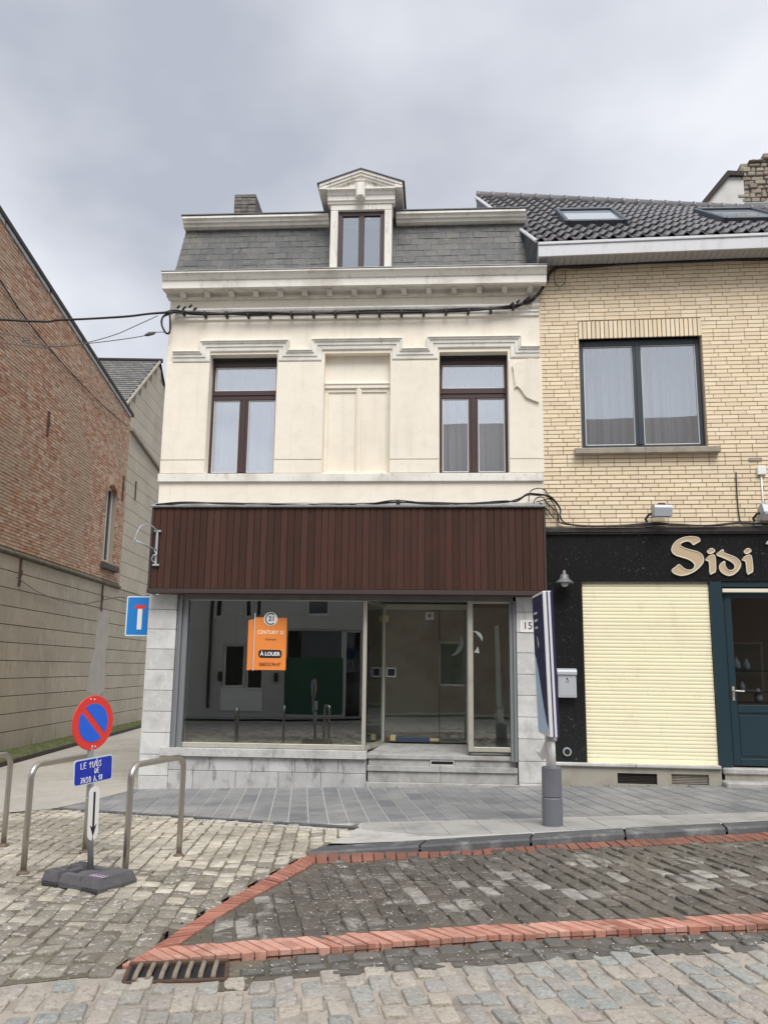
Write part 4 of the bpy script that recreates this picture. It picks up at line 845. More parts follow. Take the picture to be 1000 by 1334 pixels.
# tiled roof: eave and ridge lines, tiles follow the ruled surface between them
def roof(a, b, up=0):
    e = Vector((-.06+a*8.06,-.42,8.30)); r = Vector((-1.0+a*9,3.0+a*1.6,11.16)); n = Vector((0,-.66,.75)); return e+(r-e)*b+n*up
RT = MB().loft([[roof(i/10, j/4) for j in range(5)] for i in range(11)]); RT = RT.build('tiled_roof', X['slate_bed'], BH, recalc=False)
mb = MB(); mb.add([roof(0,0),roof(0,1),(-1.0,3.0,7.5),(0,.3,7.5)], [(0,1,2,3)]); mb.add([roof(0,1),roof(1,1),(8,8,8.3),(-1,8,8.3)], [(0,1,2,3)]); mb.build('gable_side', X['lead'], RT)
prof = [(u, .026*math.cos(2*math.pi*(u-.30))+.012*math.cos(4*math.pi*(u-.3))) for u in [i/8 for i in range(9)]]
tm = MB(); tm.loft([[(u-.5, -.5, z+.030) for u, z in prof], [(u-.5, .55, z) for u, z in prof]]); tm.loft([[(u-.5, -.5, z+.030) for u, z in prof], [(u-.5, -.5, z+.006) for u, z in prof]])
tm = tm.mesh('roof_tile', X['tile'], recalc=False)
NC, NR = 36, 15; tiles = []
for r in range(NR):
    for c in range(NC): tiles.append((r, c))
tiles.sort(key=lambda q: q[1]*2.2+q[0]*.2)
rest = MB()
for i, (r, c) in enumerate(tiles):
    a, b = (c+.5)/NC, (r+.5)/NR; p = roof(a, b, .03); ex = (roof(a+.5/NC, b)-roof(a-.5/NC, b)); ey = roof(a, b+.5/NR)-roof(a, b-.5/NR); ez = ex.normalized().cross(ey.normalized())
    M4 = Matrix((ex, ey, ez)).transposed().to_4x4(); M4.translation = p+ez*rg.uniform(-.004,.004)
    if i < 300: o = link('roof_tile', tm, RT); o.matrix_local = M4
    else: rest.add([M4 @ v.co for v in tm.vertices], [tuple(q.vertices) for q in tm.polygons], rg.random())
rest.build('roof_tiles', X['tile'], RT, recalc=False, kind='stuff')
for i in range(30):
    a0, a1 = i/30, (i+1.06)/30; p, q = roof(a0, 1.0, .05), roof(a1, 1.0, .05)
    MB().tube([p, p+(q-p)*.12, q], [.115,.10,.095], 10).build('ridge_tile', X['tile'], RT, smooth=True)
mb = MB(); mb.tube([roof(-.002,t/6,.03) for t in range(7)], .03, 6); mb.build('verge', X['pvc'], RT)
# roof windows
for (a0, a1, b0, b1) in ((.105,.215,.28,.53),(.42,.535,.28,.60)):
    P4 = [roof(a0,b0,.09), roof(a1,b0,.09), roof(a1,b1,.09), roof(a0,b1,.09)]; nrm = (P4[1]-P4[0]).cross(P4[3]-P4[0]).normalized()
    u = (P4[1]-P4[0]).normalized(); v = nrm.cross(u)
    M4 = Matrix((u, v, nrm)).transposed().to_4x4(); M4.translation = P4[0]; w_, l_ = (P4[1]-P4[0]).length, (P4[3]-P4[0]).length
    mb = MB(); mb.box(-.07,0,-.08,l_+.08,-.08,.05,0,.01); mb.box(w_,w_+.07,-.08,l_+.08,-.08,.05,0,.01); mb.box(0,w_,-.08,0,-.08,.045,0,.01); mb.box(0,w_,l_,l_+.08,-.08,.06,0,.01)
    sk = mb.build('roof_window', X['anthracite'], RT); sk.matrix_local = M4
    MB().box(0,w_,0,l_,.0,.01).build('pane', mat('roof_window_glass', (.35,.38,.42), .06, spec=1.0) if 'roof_window_glass' not in bpy.data.materials else bpy.data.materials['roof_window_glass'], RT).matrix_local = M4

# black granite shop front
SF = MB(); SF.box(0,7,.02,.35,2.945,3.66); SF.box(0,.50,.02,.35,.24,2.945); SF = SF.build('shop_front', X['black'], BH)
for a, b in ((.004,3.148),(3.154,6.9)): MB().box(a,b,-.006,.02,2.948,3.655,0,.003).build('granite_panel', X['granite'], SF)
MB().box(.004,.512,-.006,.02,.238,2.944,0,.003).build('granite_panel', X['granite'], SF)
mb = MB(); extrude_x(mb, [(.02,3.657),(-.05,3.657),(-.05,3.675),(-.075,3.69),(-.075,3.745),(-.06,3.76),(.012,3.766)], -.01, 7); mb.build('front_cornice', X['granite_trim'], SF)
mb = MB(); mb.box(.512,.524,.0,.10,.28,2.944); mb.box(.524,2.38,.07,.10,.255,.285); mb.box(.524,2.40,.0,.08,2.945-.012,2.945); mb.build('shutter_guide', X['black'], SF)
RS = MB().box(.524,2.385,.068,.08,.27,2.945).build('roller_shutter', X['shutter'], BH)
smesh = MB(); smesh.loft([[(x,.057,-.0265),(x,.0515,-.0225),(x,.0485,-.012),(x,.048,.010),(x,.0505,.020),(x,.0565,.0258)] for x in (-.93,.93)]); smesh = smesh.mesh('shutter_slat', X['shutter'], recalc=False)
ns = 49
for i in range(ns): link('shutter_slat', smesh, RS, (1.454, random.uniform(-.0012,.0012), .318+i*.0535))
mb = MB(); mb.box(.526,2.382,.03,.066,.272,.292,0,.004); mb.build('bottom_bar', X['shutter'], RS)
# teal door set
DF = MB(); DF.box(2.392,2.565,.0,.12,.262,2.944,0,.006); DF.box(2.567,4.0,.02,.12,2.86,2.944,0,.004); DF.box(2.567,2.60,.06,.12,.262,2.78); DF = DF.build('door_frame', X['teal'], BH)
mb = MB(); mb.box(2.57,4.0,-.02,.019,2.775,2.83,0,.006); mb.build('shutter_rail', X['letter_edge'], DF)
D = MB(); D.box(2.602,2.70,.055,.10,.285,2.775,0,.005); D.box(2.70,3.72,.057,.10,.285,.38,0,.005); D.box(2.70,3.72,.057,.10,1.03,1.14,0,.005); D.box(2.70,3.72,.057,.10,2.70,2.775,0,.005); D.box(3.62,3.72,.055,.10,.285,2.775,0,.005)
D.box(2.70,3.62,.075,.09,.38,1.03); D.box(2.72,3.60,.066,.075,.42,.99,0,.004); D = D.build('shop_door', X['teal'], BH)
MB().box(2.70,3.62,.078,.084,1.14,2.70).build('pane', X['glass_door'], D)
mb = MB(); mb.tube([(2.655,.05,1.34),(2.655,-.01,1.34),(2.67,-.02,1.34),(2.79,-.022,1.335)], .011, 8); mb.box(2.638,2.672,.046,.055,1.20,1.40,0,.003); mb.build('handle', X['alu'], D, smooth=False)
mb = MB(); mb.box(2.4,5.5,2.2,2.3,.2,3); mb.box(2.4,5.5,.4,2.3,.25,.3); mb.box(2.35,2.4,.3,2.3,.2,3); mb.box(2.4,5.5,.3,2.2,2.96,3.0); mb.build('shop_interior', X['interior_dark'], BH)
mb = MB(); mb.box(2.70,3.5,.75,.95,1.62,1.64); mb.box(2.70,3.5,.75,.95,1.30,1.32); mb.box(2.70,3.5,.75,.95,1.14,1.16); mb.build('display_shelf', X['interior_dark'], BH)
# plinth with vents, steps
SP = MB(); wall_holes(SP, .0, 2.40, -.35, .232, [(.94,1.50,.0,.15),(1.70,2.22,.01,.155)], -.03, .10); SP = SP.build('plinth', X['plinth_conc'], BH, recalc=False)
for a, b in ((.02,1.2),(1.2,2.40)): mb = MB(); mb.box(a,b-.004,-.075,.07,.234,.285,0,.012); mb.build('plinth_sill', X['bluestone_light'], BH)
for a, b, c, d in ((.945,1.495,.005,.145),(1.705,2.215,.015,.15)):
    mb = MB(); mb.box(a,b,.03,.04,c,d); v = mb.build('cellar_vent', X['black'] if a < 1 else X['mortar'], BH)
    mb = MB()
    for i in range(6): mb.box(a, b, .0, .008, c+.01+i*.022, c+.018+i*.022)
    mb.build('vent_grille', X['iron'] if a < 1 else X['concrete'], v)
mb = MB(); mb.box(2.42,4.6,-.05,.3,.165,.258,0,.02); mb.build('door_step', X['step_stone'], BH); mb = MB(); mb.box(2.40,4.6,-.28,.25,-.02,.085,0,.02); mb.build('door_step', X['step_stone'], BH); mb = MB(); mb.box(2.45,4.6,-.02,.3,.085,.165); mb.box(2.45,4.6,-.24,.2,-.3,-.02); mb.build('step_riser', X['plinth_conc'], BH)
mb = MB()
mb.tube([(.233,-.007,.433),(.233,-.05,.433)], .062, 16); mb.build('vent_pipe', X['grey_metal'], BH, smooth=False); MB().tube([(.233,-.0505,.433),(.233,-.054,.433)], .042, 14).build('pipe_mouth', X['black'], BH)
# lettering
LT = {
 'S': [[(2.288,3.547),(2.268,3.594),(2.216,3.61),(2.133,3.615),(2.041,3.6),(1.948,3.556),(1.883,3.485),(1.857,3.414),(1.87,3.367),(1.921,3.327),(1.996,3.303),(2.1,3.272),(2.165,3.225),(2.19,3.178),(2.175,3.134),(2.136,3.103),(2.076,3.103),(2.024,3.128),(1.981,3.17),(1.957,3.193),(1.913,3.154),(1.847,3.107),(1.856,3.076),(1.907,3.04),(1.981,3.021),(2.073,3.037),(2.18,3.087),(2.259,3.154),(2.308,3.217),(2.323,3.279),(2.299,3.342),(2.241,3.381),(2.152,3.405),(2.048,3.437),(1.996,3.469),(1.99,3.5),(2.022,3.527),(2.084,3.547),(2.129,3.542),(2.161,3.516),(2.179,3.484),(2.218,3.507)]],
 'i': [[(2.34,3.256),(2.403,3.318),(2.465,3.337),(2.489,3.31),(2.486,3.084),(2.449,3.065),(2.395,3.031),(2.401,3.224),(2.377,3.248)],[(2.374,3.389),(2.44,3.44),(2.498,3.399),(2.443,3.357),(2.398,3.353)]],
 'd': [[(2.51,3.349),(2.557,3.38),(2.601,3.415),(2.615,3.399),(2.605,3.373),(2.66,3.346),(2.748,3.313),(2.812,3.274),(2.853,3.208),(2.839,3.146),(2.793,3.084),(2.731,3.037),(2.67,3.019),(2.612,3.04),(2.562,3.076),(2.539,3.123),(2.545,3.177),(2.585,3.219),(2.628,3.24),(2.618,3.193),(2.633,3.146),(2.661,3.107),(2.705,3.095),(2.748,3.115),(2.767,3.146),(2.758,3.193),(2.72,3.232),(2.641,3.274),(2.575,3.305),(2.524,3.323)]],
 'i2': [[(2.866,3.255),(2.919,3.309),(2.988,3.336),(3.013,3.309),(3.019,3.084),(2.985,3.065),(2.931,3.031),(2.928,3.224),(2.908,3.25)],[(2.905,3.387),(2.969,3.439),(3.021,3.398),(2.968,3.356),(2.926,3.351)]],
 'T': [[(3.224,3.496),(3.268,3.545),(3.36,3.60),(3.75,3.61),(3.80,3.56),(3.60,3.555),(3.60,3.03),(3.52,3.06),(3.50,3.555),(3.40,3.545),(3.30,3.505)]]}
for k, ol in LT.items():
    sm = [smooth_loop(q, 1) for q in ol]
    me = shape2d(sm, .012); me.name = 'letter'; me.materials.clear(); me.materials.append(X['letter']); me.materials.append(X['letter_edge'])
    for q in me.polygons: q.material_index = 0 if abs(q.normal.z) > .7 else 1
    lo = link('letter', me, SF, (0,-.020,0), (R(90),0,0))
    rim = MB()
    for q in sm: rim.tube([(x, -.033, z) for x, z in q+[q[0]]], .0085, 5)
    rim.build('letter_rim', X['letter_edge'], SF, smooth=True)

# ------------------------------------------------------------------ left: red brick building along the alley
WA = math.atan2(.9971, -.0757); WP = (-9.081, 4.631, 0)
LB = empty('brick_building', WP, WA, label='old red brick building on the left with scored cement base', cat='building')
T0 = -4.5
mb = MB()
wall_holes(mb, T0, 7.34, 3.99, 9.36, [(5.62,6.58,4.5,6.78)], .012, .24); mb.add([(T0,.012,9.36),(7.34,.012,9.36),(0.1,.012,10.30),(T0,.012,10.9)], [(0,1,2,3)])
mb.add([(7.34,.012,-.5),(7.34,9,-.5),(7.34,9,9.36),(7.34,.012,9.36)], [(0,1,2,3)]); mb.add([(T0,.012,-.5),(T0,9,-.5),(T0,9,10.9),(T0,.012,10.9)], [(0,1,2,3)])
LW = mb.build('brick_wall', X['mortar_red'], LB, recalc=False)
def top_at(t): return 10.30-(t-.1)*.130 if t > .1 else 10.30+(.1-t)*.130
rg = random.Random(17); rest = MB(); nr = 0; keep = []
for r in range(95):
    z = 4.02+r*.0745; xx = T0-rg.choice((0,.055,.11,.165))
    while xx < 7.34:
        L_ = .225 if r % 2 else rg.choice((.225,.115)); a, b = max(xx, T0), min(xx+L_, 7.34); xx += L_
        if b-a < .04 or z+.0745 > top_at((a+b)/2)-.02: continue
        if 5.55 < (a+b)/2 < 6.65 and 4.5 < z < 6.98-.9*((a+b)/2-6.1)**2: continue
        keep.append((a, b, z))
keep.sort(key=lambda q: abs(q[2]-5.0)*.4+abs(q[0]+2))
bm2 = MB().box(-.5,.5,-.013,.013,-.031,.031,0,.004).mesh('brick', X['brick_red'])
for i, (a, b, z) in enumerate(keep):
    yy = rg.uniform(-.006, .004)
    if i < 300: link('brick', bm2, LW, ((a+b)/2, yy, z+.031), (rg.uniform(-.02,.02), rg.uniform(-.008,.008), rg.uniform(-.02,.02)), (b-a-.011, 1, 1)); continue
    x0, x1, z0, z1, y0 = a+.0055, b-.0055, z+rg.uniform(0,.003), z+.062, yy-.012; e = rg.uniform(-.003,.003)
    rest.add([(x0,y0,z0),(x1,y0+e,z0),(x1,y0,z1),(x0,y0+e,z1),(x0,.012,z0),(x1,.012,z0),(x1,.012,z1),(x0,.012,z1)], [(0,1,2,3),(0,4,5,1),(1,5,6,2),(2,6,7,3),(3,7,4,0)], rg.random())
rest.build('brickwork', X['brick_red'], LW, kind='stuff')
mb = MB(); mb.add([(T0,-.07,10.96),(7.5,-.07,9.40),(7.5,-.07,9.30),(T0,-.07,10.86),(T0,.4,10.98),(7.5,.4,9.42),(7.5,.4,9.32),(T0,.4,10.88)], [(0,1,2,3),(4,7,6,5),(0,4,5,1),(3,2,6,7),(1,5,6,2),(0,3,7,4)]); mb.build('verge_board', X['iron'], LB)
mb = MB()
for a, b in ((T0,-2.2),(-2.15,.3),(.4,2.6),(2.66,4.9),(4.95,7.3)):
    za, zb = top_at(a)-.02, top_at(b)-.02; mb.add([(a,-.045,za),(b,-.045,zb),(b,-.045,zb-.12),(a,-.045,za-.12),(a,0,za),(b,0,zb),(b,0,zb-.12),(a,0,za-.12)], [(0,1,2,3),(3,2,6,7),(0,3,7,4),(1,5,6,2)])
mb.build('verge_flashing', X['zinc'], LB)
# cement rendered base, scored in courses
def block_wall(parent, t0, t1, zs_, y, m, seed, lo=.8, hi=1.5, name='block', gap=.012):
    rg = random.Random(seed); me = MB().box(-.5,.5,-.012,.012,-.5,.5,0,.004).mesh(name, m)
    for a, b in zip(zs_, zs_[1:]):
        x = t0-rg.uniform(0, .5)
        while x < t1:
            L_ = rg.uniform(lo, hi); c, d = max(x, t0), min(x+L_, t1); x += L_
            if d-c < .05: continue
            link(name, me, parent, ((c+d)/2, y+rg.uniform(-.0015,.0015), (a+b)/2), None, (d-c-gap*.5, 1, b-a-gap))
CB = MB(); CB.box(T0,11.15,.013,.25,-.6,3.86); CB = CB.build('render_base', X['joint_dark'], LB)
block_wall(CB, T0, 11.15, [-.6,-.2,.19,.56,.93,1.30,1.67,2.05,2.42,2.80,3.18,3.54,3.86], .0, X['cement'], 5, .85, 1.7, gap=.016)
mb = MB(); mb.prism([(-.05,3.865),(-.075,3.90),(-.075,3.93),(-.02,3.985),(.02,3.99),(.02,3.865)], T0, 7.36, axis='x'); mb.build('ledge', mat('mossy_ledge', (.13,.115,.085), .95, mott=[(5,.45,.65,(.06,.055,.04),.8),(12,.55,.7,(.28,.25,.20),.6)], bump=[(30,.6,.02)]), LB)
mb = MB(); mb.prism([(5.6,3.12),(6.5,3.16),(6.62,2.5),(6.5,1.9),(6.66,.9),(6.1,.75),(5.1,.9),(5.25,1.6),(5.5,2.0),(5.55,2.6)], -.0145, -.002); mb.build('cement_patch', X['cement_patch'], LB)
# window in the brick gable
LWN = MB(); LWN.box(5.62,6.58,.22,.24,4.5,6.78); LWN = LWN.build('window', X['brown_dark'], LB)
mb = MB(); frame_rect(mb,5.63,6.57,4.52,6.77,.085,.12,.19,.005); mb.box(6.07,6.13,.125,.19,4.60,6.68); mb.build('window_frame', mat('pale_frame_paint', (.62,.60,.55), .6), LWN)
MB().box(5.72,6.48,.15,.155,4.61,6.68).build('pane', X['glass_door'], LWN)
arc = MB(); rg = random.Random(2)
for i in range(15):
    a = R(30)+R(120)*i/14; cx, cz = 6.10, 6.24; arc.add([(cx+math.cos(a+da)*rr*.98, y, cz+math.sin(a+da)*rr) for y in (-.02,.10) for da, rr in ((-R(3.7),.58),(R(3.7),.58),(R(3.7),.82),(-R(3.7),.82))], [(0,1,2,3),(4,7,6,5),(0,4,5,1),(1,5,6,2),(2,6,7,3),(3,7,4,0)], rg.random())
arc.build('brick_arch', X['brick_red'], LB)
mb = MB(); mb.prism([(.1,4.50),(-.14,4.46),(-.15,4.44),(-.15,4.30),(.1,4.28)], 5.45, 6.8, axis='x'); mb.build('window_sill', mat('dark_sill', (.07,.062,.055), .9), LB)
for t, z0, z1 in ((.92,6.84,7.45),(.11,3.25,3.85),(5.77,3.10,3.84),(7.0,6.5,7.3)):
    mb = MB(); mb.box(t-.03,t+.03,-.055,-.016,z0,z1,0,.008); mb.box(t-.045,t+.045,-.07,-.055,(z0+z1)/2-.06,(z0+z1)/2+.06,0,.006); mb.build('wall_anchor', X['rust'], LB)
# grey annex wall behind the brick corner
AW = empty('annex_wall', WP, WA, label='beige block annex wall with sloping coping behind the red brick corner', cat='wall')
AB = MB(); AB.add([(7.36,.013,3.86),(11.2,.013,3.86),(11.2,.013,8.40),(7.36,.013,8.82)], [(0,1,2,3)]); AB.add([(11.2,.013,-.5),(11.2,3,-.5),(11.2,3,8.4),(11.2,.013,8.4)], [(0,1,2,3)]); AB = AB.build('wall', X['joint_beige'], AW, recalc=False)
block_wall(AB, 7.36, 11.2, [3.88+.42*i for i in range(11)]+[8.36], .0, X['block_beige'], 9, .9, 1.3)
mb = MB(); mb.prism([(7.36,8.82),(11.2,8.38),(11.2,8.30),(7.36,8.30)], -.005, .012); mb.build('wall_head', X['block_beige'], AW)
mb = MB(); mb.add([(7.36,-.10,8.93),(11.25,-.10,8.50),(11.25,-.10,8.40),(7.36,-.10,8.83),(7.36,.30,8.93),(11.25,.30,8.50),(11.25,.30,8.40),(7.36,.30,8.83)], [(0,1,2,3),(4,7,6,5),(0,4,5,1),(3,2,6,7),(1,5,6,2),(0,3,7,4)]); mb.build('coping', X['concrete'], AW)
mb = MB(); mb.box(8.3,8.36,-.05,-.014,6.80,7.42,0,.006); mb.build('wall_anchor', X['rust'], AW)
# house with slate roof further back
RH = empty('rear_house', WP, WA, label='beige house with steep grey slate roof behind the alley wall', cat='house')
mb = MB(); mb.add([(7.5,.33,5),(15.5,.33,5),(15.5,.33,9.62),(11.45,.33,12.62),(7.5,.33,9.62)], [(0,1,2,3,4)]); GB = mb.build('gable_wall', X['joint_beige'], RH, recalc=False)
me = MB().box(-.5,.5,-.012,.012,-.5,.5,0,.004).mesh('block', X['block_beige']); rg = random.Random(12)
for r in range(17):
    z0 = 5.2+r*.45; lim = lambda z: (7.5+max(0,(z-9.62))*1.317, 15.5-max(0,(z-9.62))*1.35); a0, b0 = lim(z0+.45)
    if a0 > b0: break
    x = a0
    while x < b0:
        d = min(x+rg.uniform(.7,1.1), b0)
        if d-x > .1: link('block', me, GB, ((x+d)/2,.318,z0+.22), None, (d-x-.01,1,.44))
        x = d
mb = MB(); rg = random.Random(14)
ex, sv_ = Vector((0,1,0)), (Vector((11.45,0,12.62))-Vector((7.4,0,9.55)))
for r in range(24):
    for c in range(34):
        p = Vector((7.4,.25,9.56))+sv_*(r/24)+ex*(c*.24+(r % 2)*.12); q = p+sv_*(1.35/24); n_ = Vector((-.6,0,.8))*.03
        mb.add([p+n_, p+ex*.232+n_, q+ex*.232, q, p-n_*.2, p+ex*.232-n_*.2], [(0,1,2,3),(0,4,5,1)], rg.random())
mb.build('slates', mat('lichened_slate', pal=[(.13,.13,.13),(.17,.168,.16),(.11,.11,.115),(.19,.185,.17)], rough=.85, mott=[(4,.5,.7,(.27,.255,.21),.7)]), RH, kind='stuff', recalc=False)
mb = MB(); mb.add([(7.4,.25,9.5),(7.4,9,9.5),(11.45,9,12.6),(11.45,.25,12.6),(15.6,.25,9.5),(15.6,9,9.5)], [(0,1,2,3),(3,2,5,4)]); mb.tube([(11.45,.2,12.66),(11.45,9,12.66)],.09,8); mb.build('roof', X['slate_bed'], RH, recalc=False)
mb = MB(); mb.tube([(7.35,.28,9.50),(11.45,.28,12.64)],.05,6); mb.build('verge', X['concrete'], RH)

# moss strip and channel at the foot of the alley wall
LM = [(-9.0,-1.5),(-9.15,4.6),(-9.95,15)]; LMo = [(-7.9,-1.5),(-7.95,1.8),(-8.9,11),(-9.3,15)]
bed('alley_walk', LM, LMo, mat('damp_walk', (.12,.115,.085), .95, mott=[(1.5,.45,.62,(.075,.09,.03),.8)], bump=[(30,.6,.02)]), .085, 30, 6)
rg = random.Random(6); mb = MB()
for i in range(5200):
    t = rg.random(); a, b = at_len(LM, plen(LM)*t), at_len(LMo, plen(LMo)*t); s_ = rg.random(); p = a+(b-a)*s_
    if rg.random() > .35+.6*math.sin(p.x*3+p.y*1.3)**2: continue
    r = rg.uniform(.02,.06); z = h(*p)+.088; k = rg.random()*6
    mb.add([(p.x+math.cos(k)*r, p.y+math.sin(k)*r, z), (p.x+math.cos(k+2.1)*r, p.y+math.sin(k+2.1)*r, z), (p.x+math.cos(k+4.2)*r, p.y+math.sin(k+4.2)*r, z), (p.x, p.y, z+r*.5)], [(0,1,3),(1,2,3),(2,0,3)], rg.random())
mb.build('moss', X['moss'], kind='stuff')
mb = MB().loft([[(p.x, p.y, h(*p)+.09), (p.x+.03, p.y, h(*p)+.082), (p.x+.04, p.y, h(*p)-.02)] for p in (at_len(LMo, plen(LMo)*i/20) for i in range(21))]); mb.build('walk_edge', X['iron'], kind='structure', recalc=False)

# ------------------------------------------------------------------ far right: gable with rubble chimney behind the tiled roof
FR = empty('gable_house', (1.65,0,0), R(-2.5), label='white gable end with rubble stone chimney breast above the dark tiled roof', cat='house')
mb = MB(); mb.prism([(3.95,11.3),(3.98,11.75),(4.48,12.33),(4.80,12.30),(4.80,11.0)], 4.5, 8); mb.build('gable_wall', X['render_white'], FR)
mb = MB(); mb.prism([(3.86,11.66),(3.94,11.62),(4.50,12.29),(4.80,12.26),(4.80,12.36),(4.46,12.40)], 4.42, 8); mb.build('verge', X['iron'], FR)
mb = MB(); rg = random.Random(23); mb.box(4.78,7.5,4.55,6,9,12.62)
for r in range(22):
    z = 10.4+r*.105; x = 4.74+(.08*math.sin(r*1.3))+max(0,(r-17))*.05
    while x < 7.3:
        L_ = rg.uniform(.10,.28); y = 4.50+rg.uniform(-.04,.03); e = .02
        mb.box(x, x+L_-.015, y, 4.7, z+rg.uniform(-.01,.01), z+.095+rg.uniform(-.02,.02), rg.random()+.001, .018); x += L_
mb.build('rubble_chimney', X['rubble'], FR)
mb = MB()
for i in range(9): x = 4.95+i*.3; mb.box(x-.02, x+.27, 4.42+rg.uniform(-.03,.03), 6, 12.68+rg.uniform(-.04,.05)-(.12 if i == 0 else 0), 12.78+rg.uniform(-.03,.05)-(.12 if i == 0 else 0), rg.random()+.001, .02)
mb.build('chimney_cap', X['rubble'], FR)
mb = MB(); mb.tube([(4.75,4.42,11.55),(5.6,4.1,11.35),(7.4,4.0,11.3)],.06,6); mb.build('flashing', X['zinc'], FR)

# ------------------------------------------------------------------ no-parking sign on its rubber foot
def disc(mb, r, y0, y1, n=48, cx=0, cz=0): mb.prism([(cx+r*math.cos(2*math.pi*i/n), cz+r*math.sin(2*math.pi*i/n)) for i in range(n)], y0, y1)
def capsule(w, hh, r, n=8):
    o = []
    for cx, cz, a0 in ((w/2-r,hh/2-r,0),(-w/2+r,hh/2-r,90),(-w/2+r,-hh/2+r,180),(w/2-r,-hh/2+r,270)):
        for i in range(n+1): a = R(a0+90*i/n); o.append((cx+r*math.cos(a), cz+r*math.sin(a)))
    return o
NP = empty('traffic_sign', (-2.725, -6.10, -.076), 0, label='no-parking sign with blue date plate and down arrow on a dark rubber foot', cat='sign')
def post(t): return Vector((-.115*t/1.43, .0, t))
PO = MB().tube([post(.03), post(.5), post(1.0), post(1.40)], .0235, 12).build('pole', X['galv'], NP, smooth=True)
MB().tube([post(1.395), post(1.408)], .0245, 12).build('pole_cap', X['black'], PO)
def plate(z, tilt=-4): 
    e = empty('tmp', parent=NP); p = post(z)+Vector((.035*.91, -.035*.41, 0)); M4 = Matrix.Translation(p) @ Matrix.Rotation(R(66), 4, 'Z') @ Matrix.Rotation(R(tilt), 4, 'Y'); bpy.data.objects.remove(e); return M4
def on(o, M4): o.matrix_local = M4; return o
mb = MB(); disc(mb, .212, -.001, .006); DI = on(mb.build('no_parking_disc', X['sign_red'], NP), plate(1.215, -2))
mb = MB(); disc(mb, .208, .0065, .009); mb.build('sign_back', X['galv'], DI)
mb = MB(); rim_ = [(.212*math.cos(R(i*7.5)), .003, .212*math.sin(R(i*7.5))) for i in range(49)]; mb.tube(rim_, .005, 6); mb.build('rim', X['sign_red'], DI, smooth=True)
for s_ in (-1, 1):
    r_, k = .152, .026; a0 = math.asin(k/r_); o = []
    for i in range(25): a = a0+(math.pi-2*a0)*i/24; o.append((r_*math.cos(a), s_*r_*math.sin(a)))
    ca, sa = math.cos(R(-45)), math.sin(R(-45)); MB().prism([(x*ca-z*sa, x*sa+z*ca) for x, z in o], -.0035, -.001).build('blue_field', X['sign_blue'], DI)
mb = MB()
for x, z in ((.0,.185),(.0,-.185),(-.04,.19),(.03,-.19)): disc(mb, .006, -.005, -.001, 8, x, z)
mb.build('rivet', X['white'], DI)
DP = on(MB().prism(capsule(.405,.20,.028), -.001, .004).build('date_plate', X['sign_edge'], NP), plate(.845, -3))
MB().prism(capsule(.387,.182,.022), -.003, -.001).build('plate_face', X['plate_blue'], DP)
STK = {'L':[[(0,1),(0,0),(.6,0)]],'E':[[(.6,1),(0,.95),(0,.05),(.6,0)],[(0,.5),(.5,.55)]],'1':[[(0,.6),(.35,1),(.3,0)]],'/':[[(0,-.1),(.5,1.05)]],'0':[[(.3,1),(.02,.6),(.1,.1),(.4,0),(.6,.4),(.5,.9),(.3,1)]],'3':[[(0,.9),(.5,1),(.25,.55),(.55,.3),(.3,0),(0,.1)]],'D':[[(0,0),(.05,1),(.5,.85),(.6,.4),(.35,.05),(0,0)]],'7':[[(0,1),(.6,1),(.2,0)],[(.15,.5),(.5,.52)]],'H':[[(0,1),(0,0)],[(.55,1),(.5,0)],[(0,.5),(.52,.5)]],'A':[[(0,0),(.3,1),(.6,0)],[(.12,.4),(.5,.42)]],'8':[[(.5,.85),(.25,1),(.08,.75),(.5,.3),(.3,0),(.03,.2),(.5,.72),(.5,.85)]],' ':[]}
mb = MB()
for ln, x, z, s_ in (('LE 11/03',-.135,.025,.046),('DE',.01,-.024,.038),('7H30 A 18',-.135,-.085,.042)):
    for chh in ln:
        for st in STK[chh]: mb.tube([(x+px*s_*.75, -.0045, z+pz*s_) for px, pz in st], .0032, 5)
        x += s_*(.68 if chh not in '1/ ' else .52)
mb.build('handwriting', X['white'], DP)
mb = MB(); disc(mb,.006,-.005,-.001,8,.03,.083); disc(mb,.006,-.005,-.001,8,.03,-.083); mb.build('rivet', X['white'], DP)
AP = on(MB().prism(capsule(.108,.41,.052), -.001, .004).build('arrow_plate', X['white'], NP), plate(.515, -2))
mb = MB(); mb.prism([(-.010,.165),(.010,.165),(.010,-.105),(.034,-.085),(0,-.175),(-.034,-.085),(-.010,-.105)], -.003, -.001); mb.build('arrow', X['black'], AP)
for z in (1.30, 1.12, .88, .62): MB().tube([post(z)+Vector((-.03,-.005,0)), post(z)+Vector((.03,.005,0))], .012, 6).build('clamp', X['galv'], NP)
fm = MB()
def frus(mb, x0, x1, y0, y1, z0, z1, i):
    vs = [(x0,y0,z0),(x1,y0,z0),(x1,y1,z0),(x0,y1,z0),(x0,y0,z0+.035),(x1,y0,z0+.035),(x1,y1,z0+.035),(x0,y1,z0+.035),(x0+i,y0+i,z1),(x1-i,y0+i,z1),(x1-i,y1-i,z1),(x0+i,y1-i,z1)]
    mb.add(vs, [(3,2,1,0),(8,9,10,11)]+[(a,(a+1)%4,4+(a+1)%4,4+a) for a in range(4)]+[(4+a,4+(a+1)%4,8+(a+1)%4,8+a) for a in range(4)])
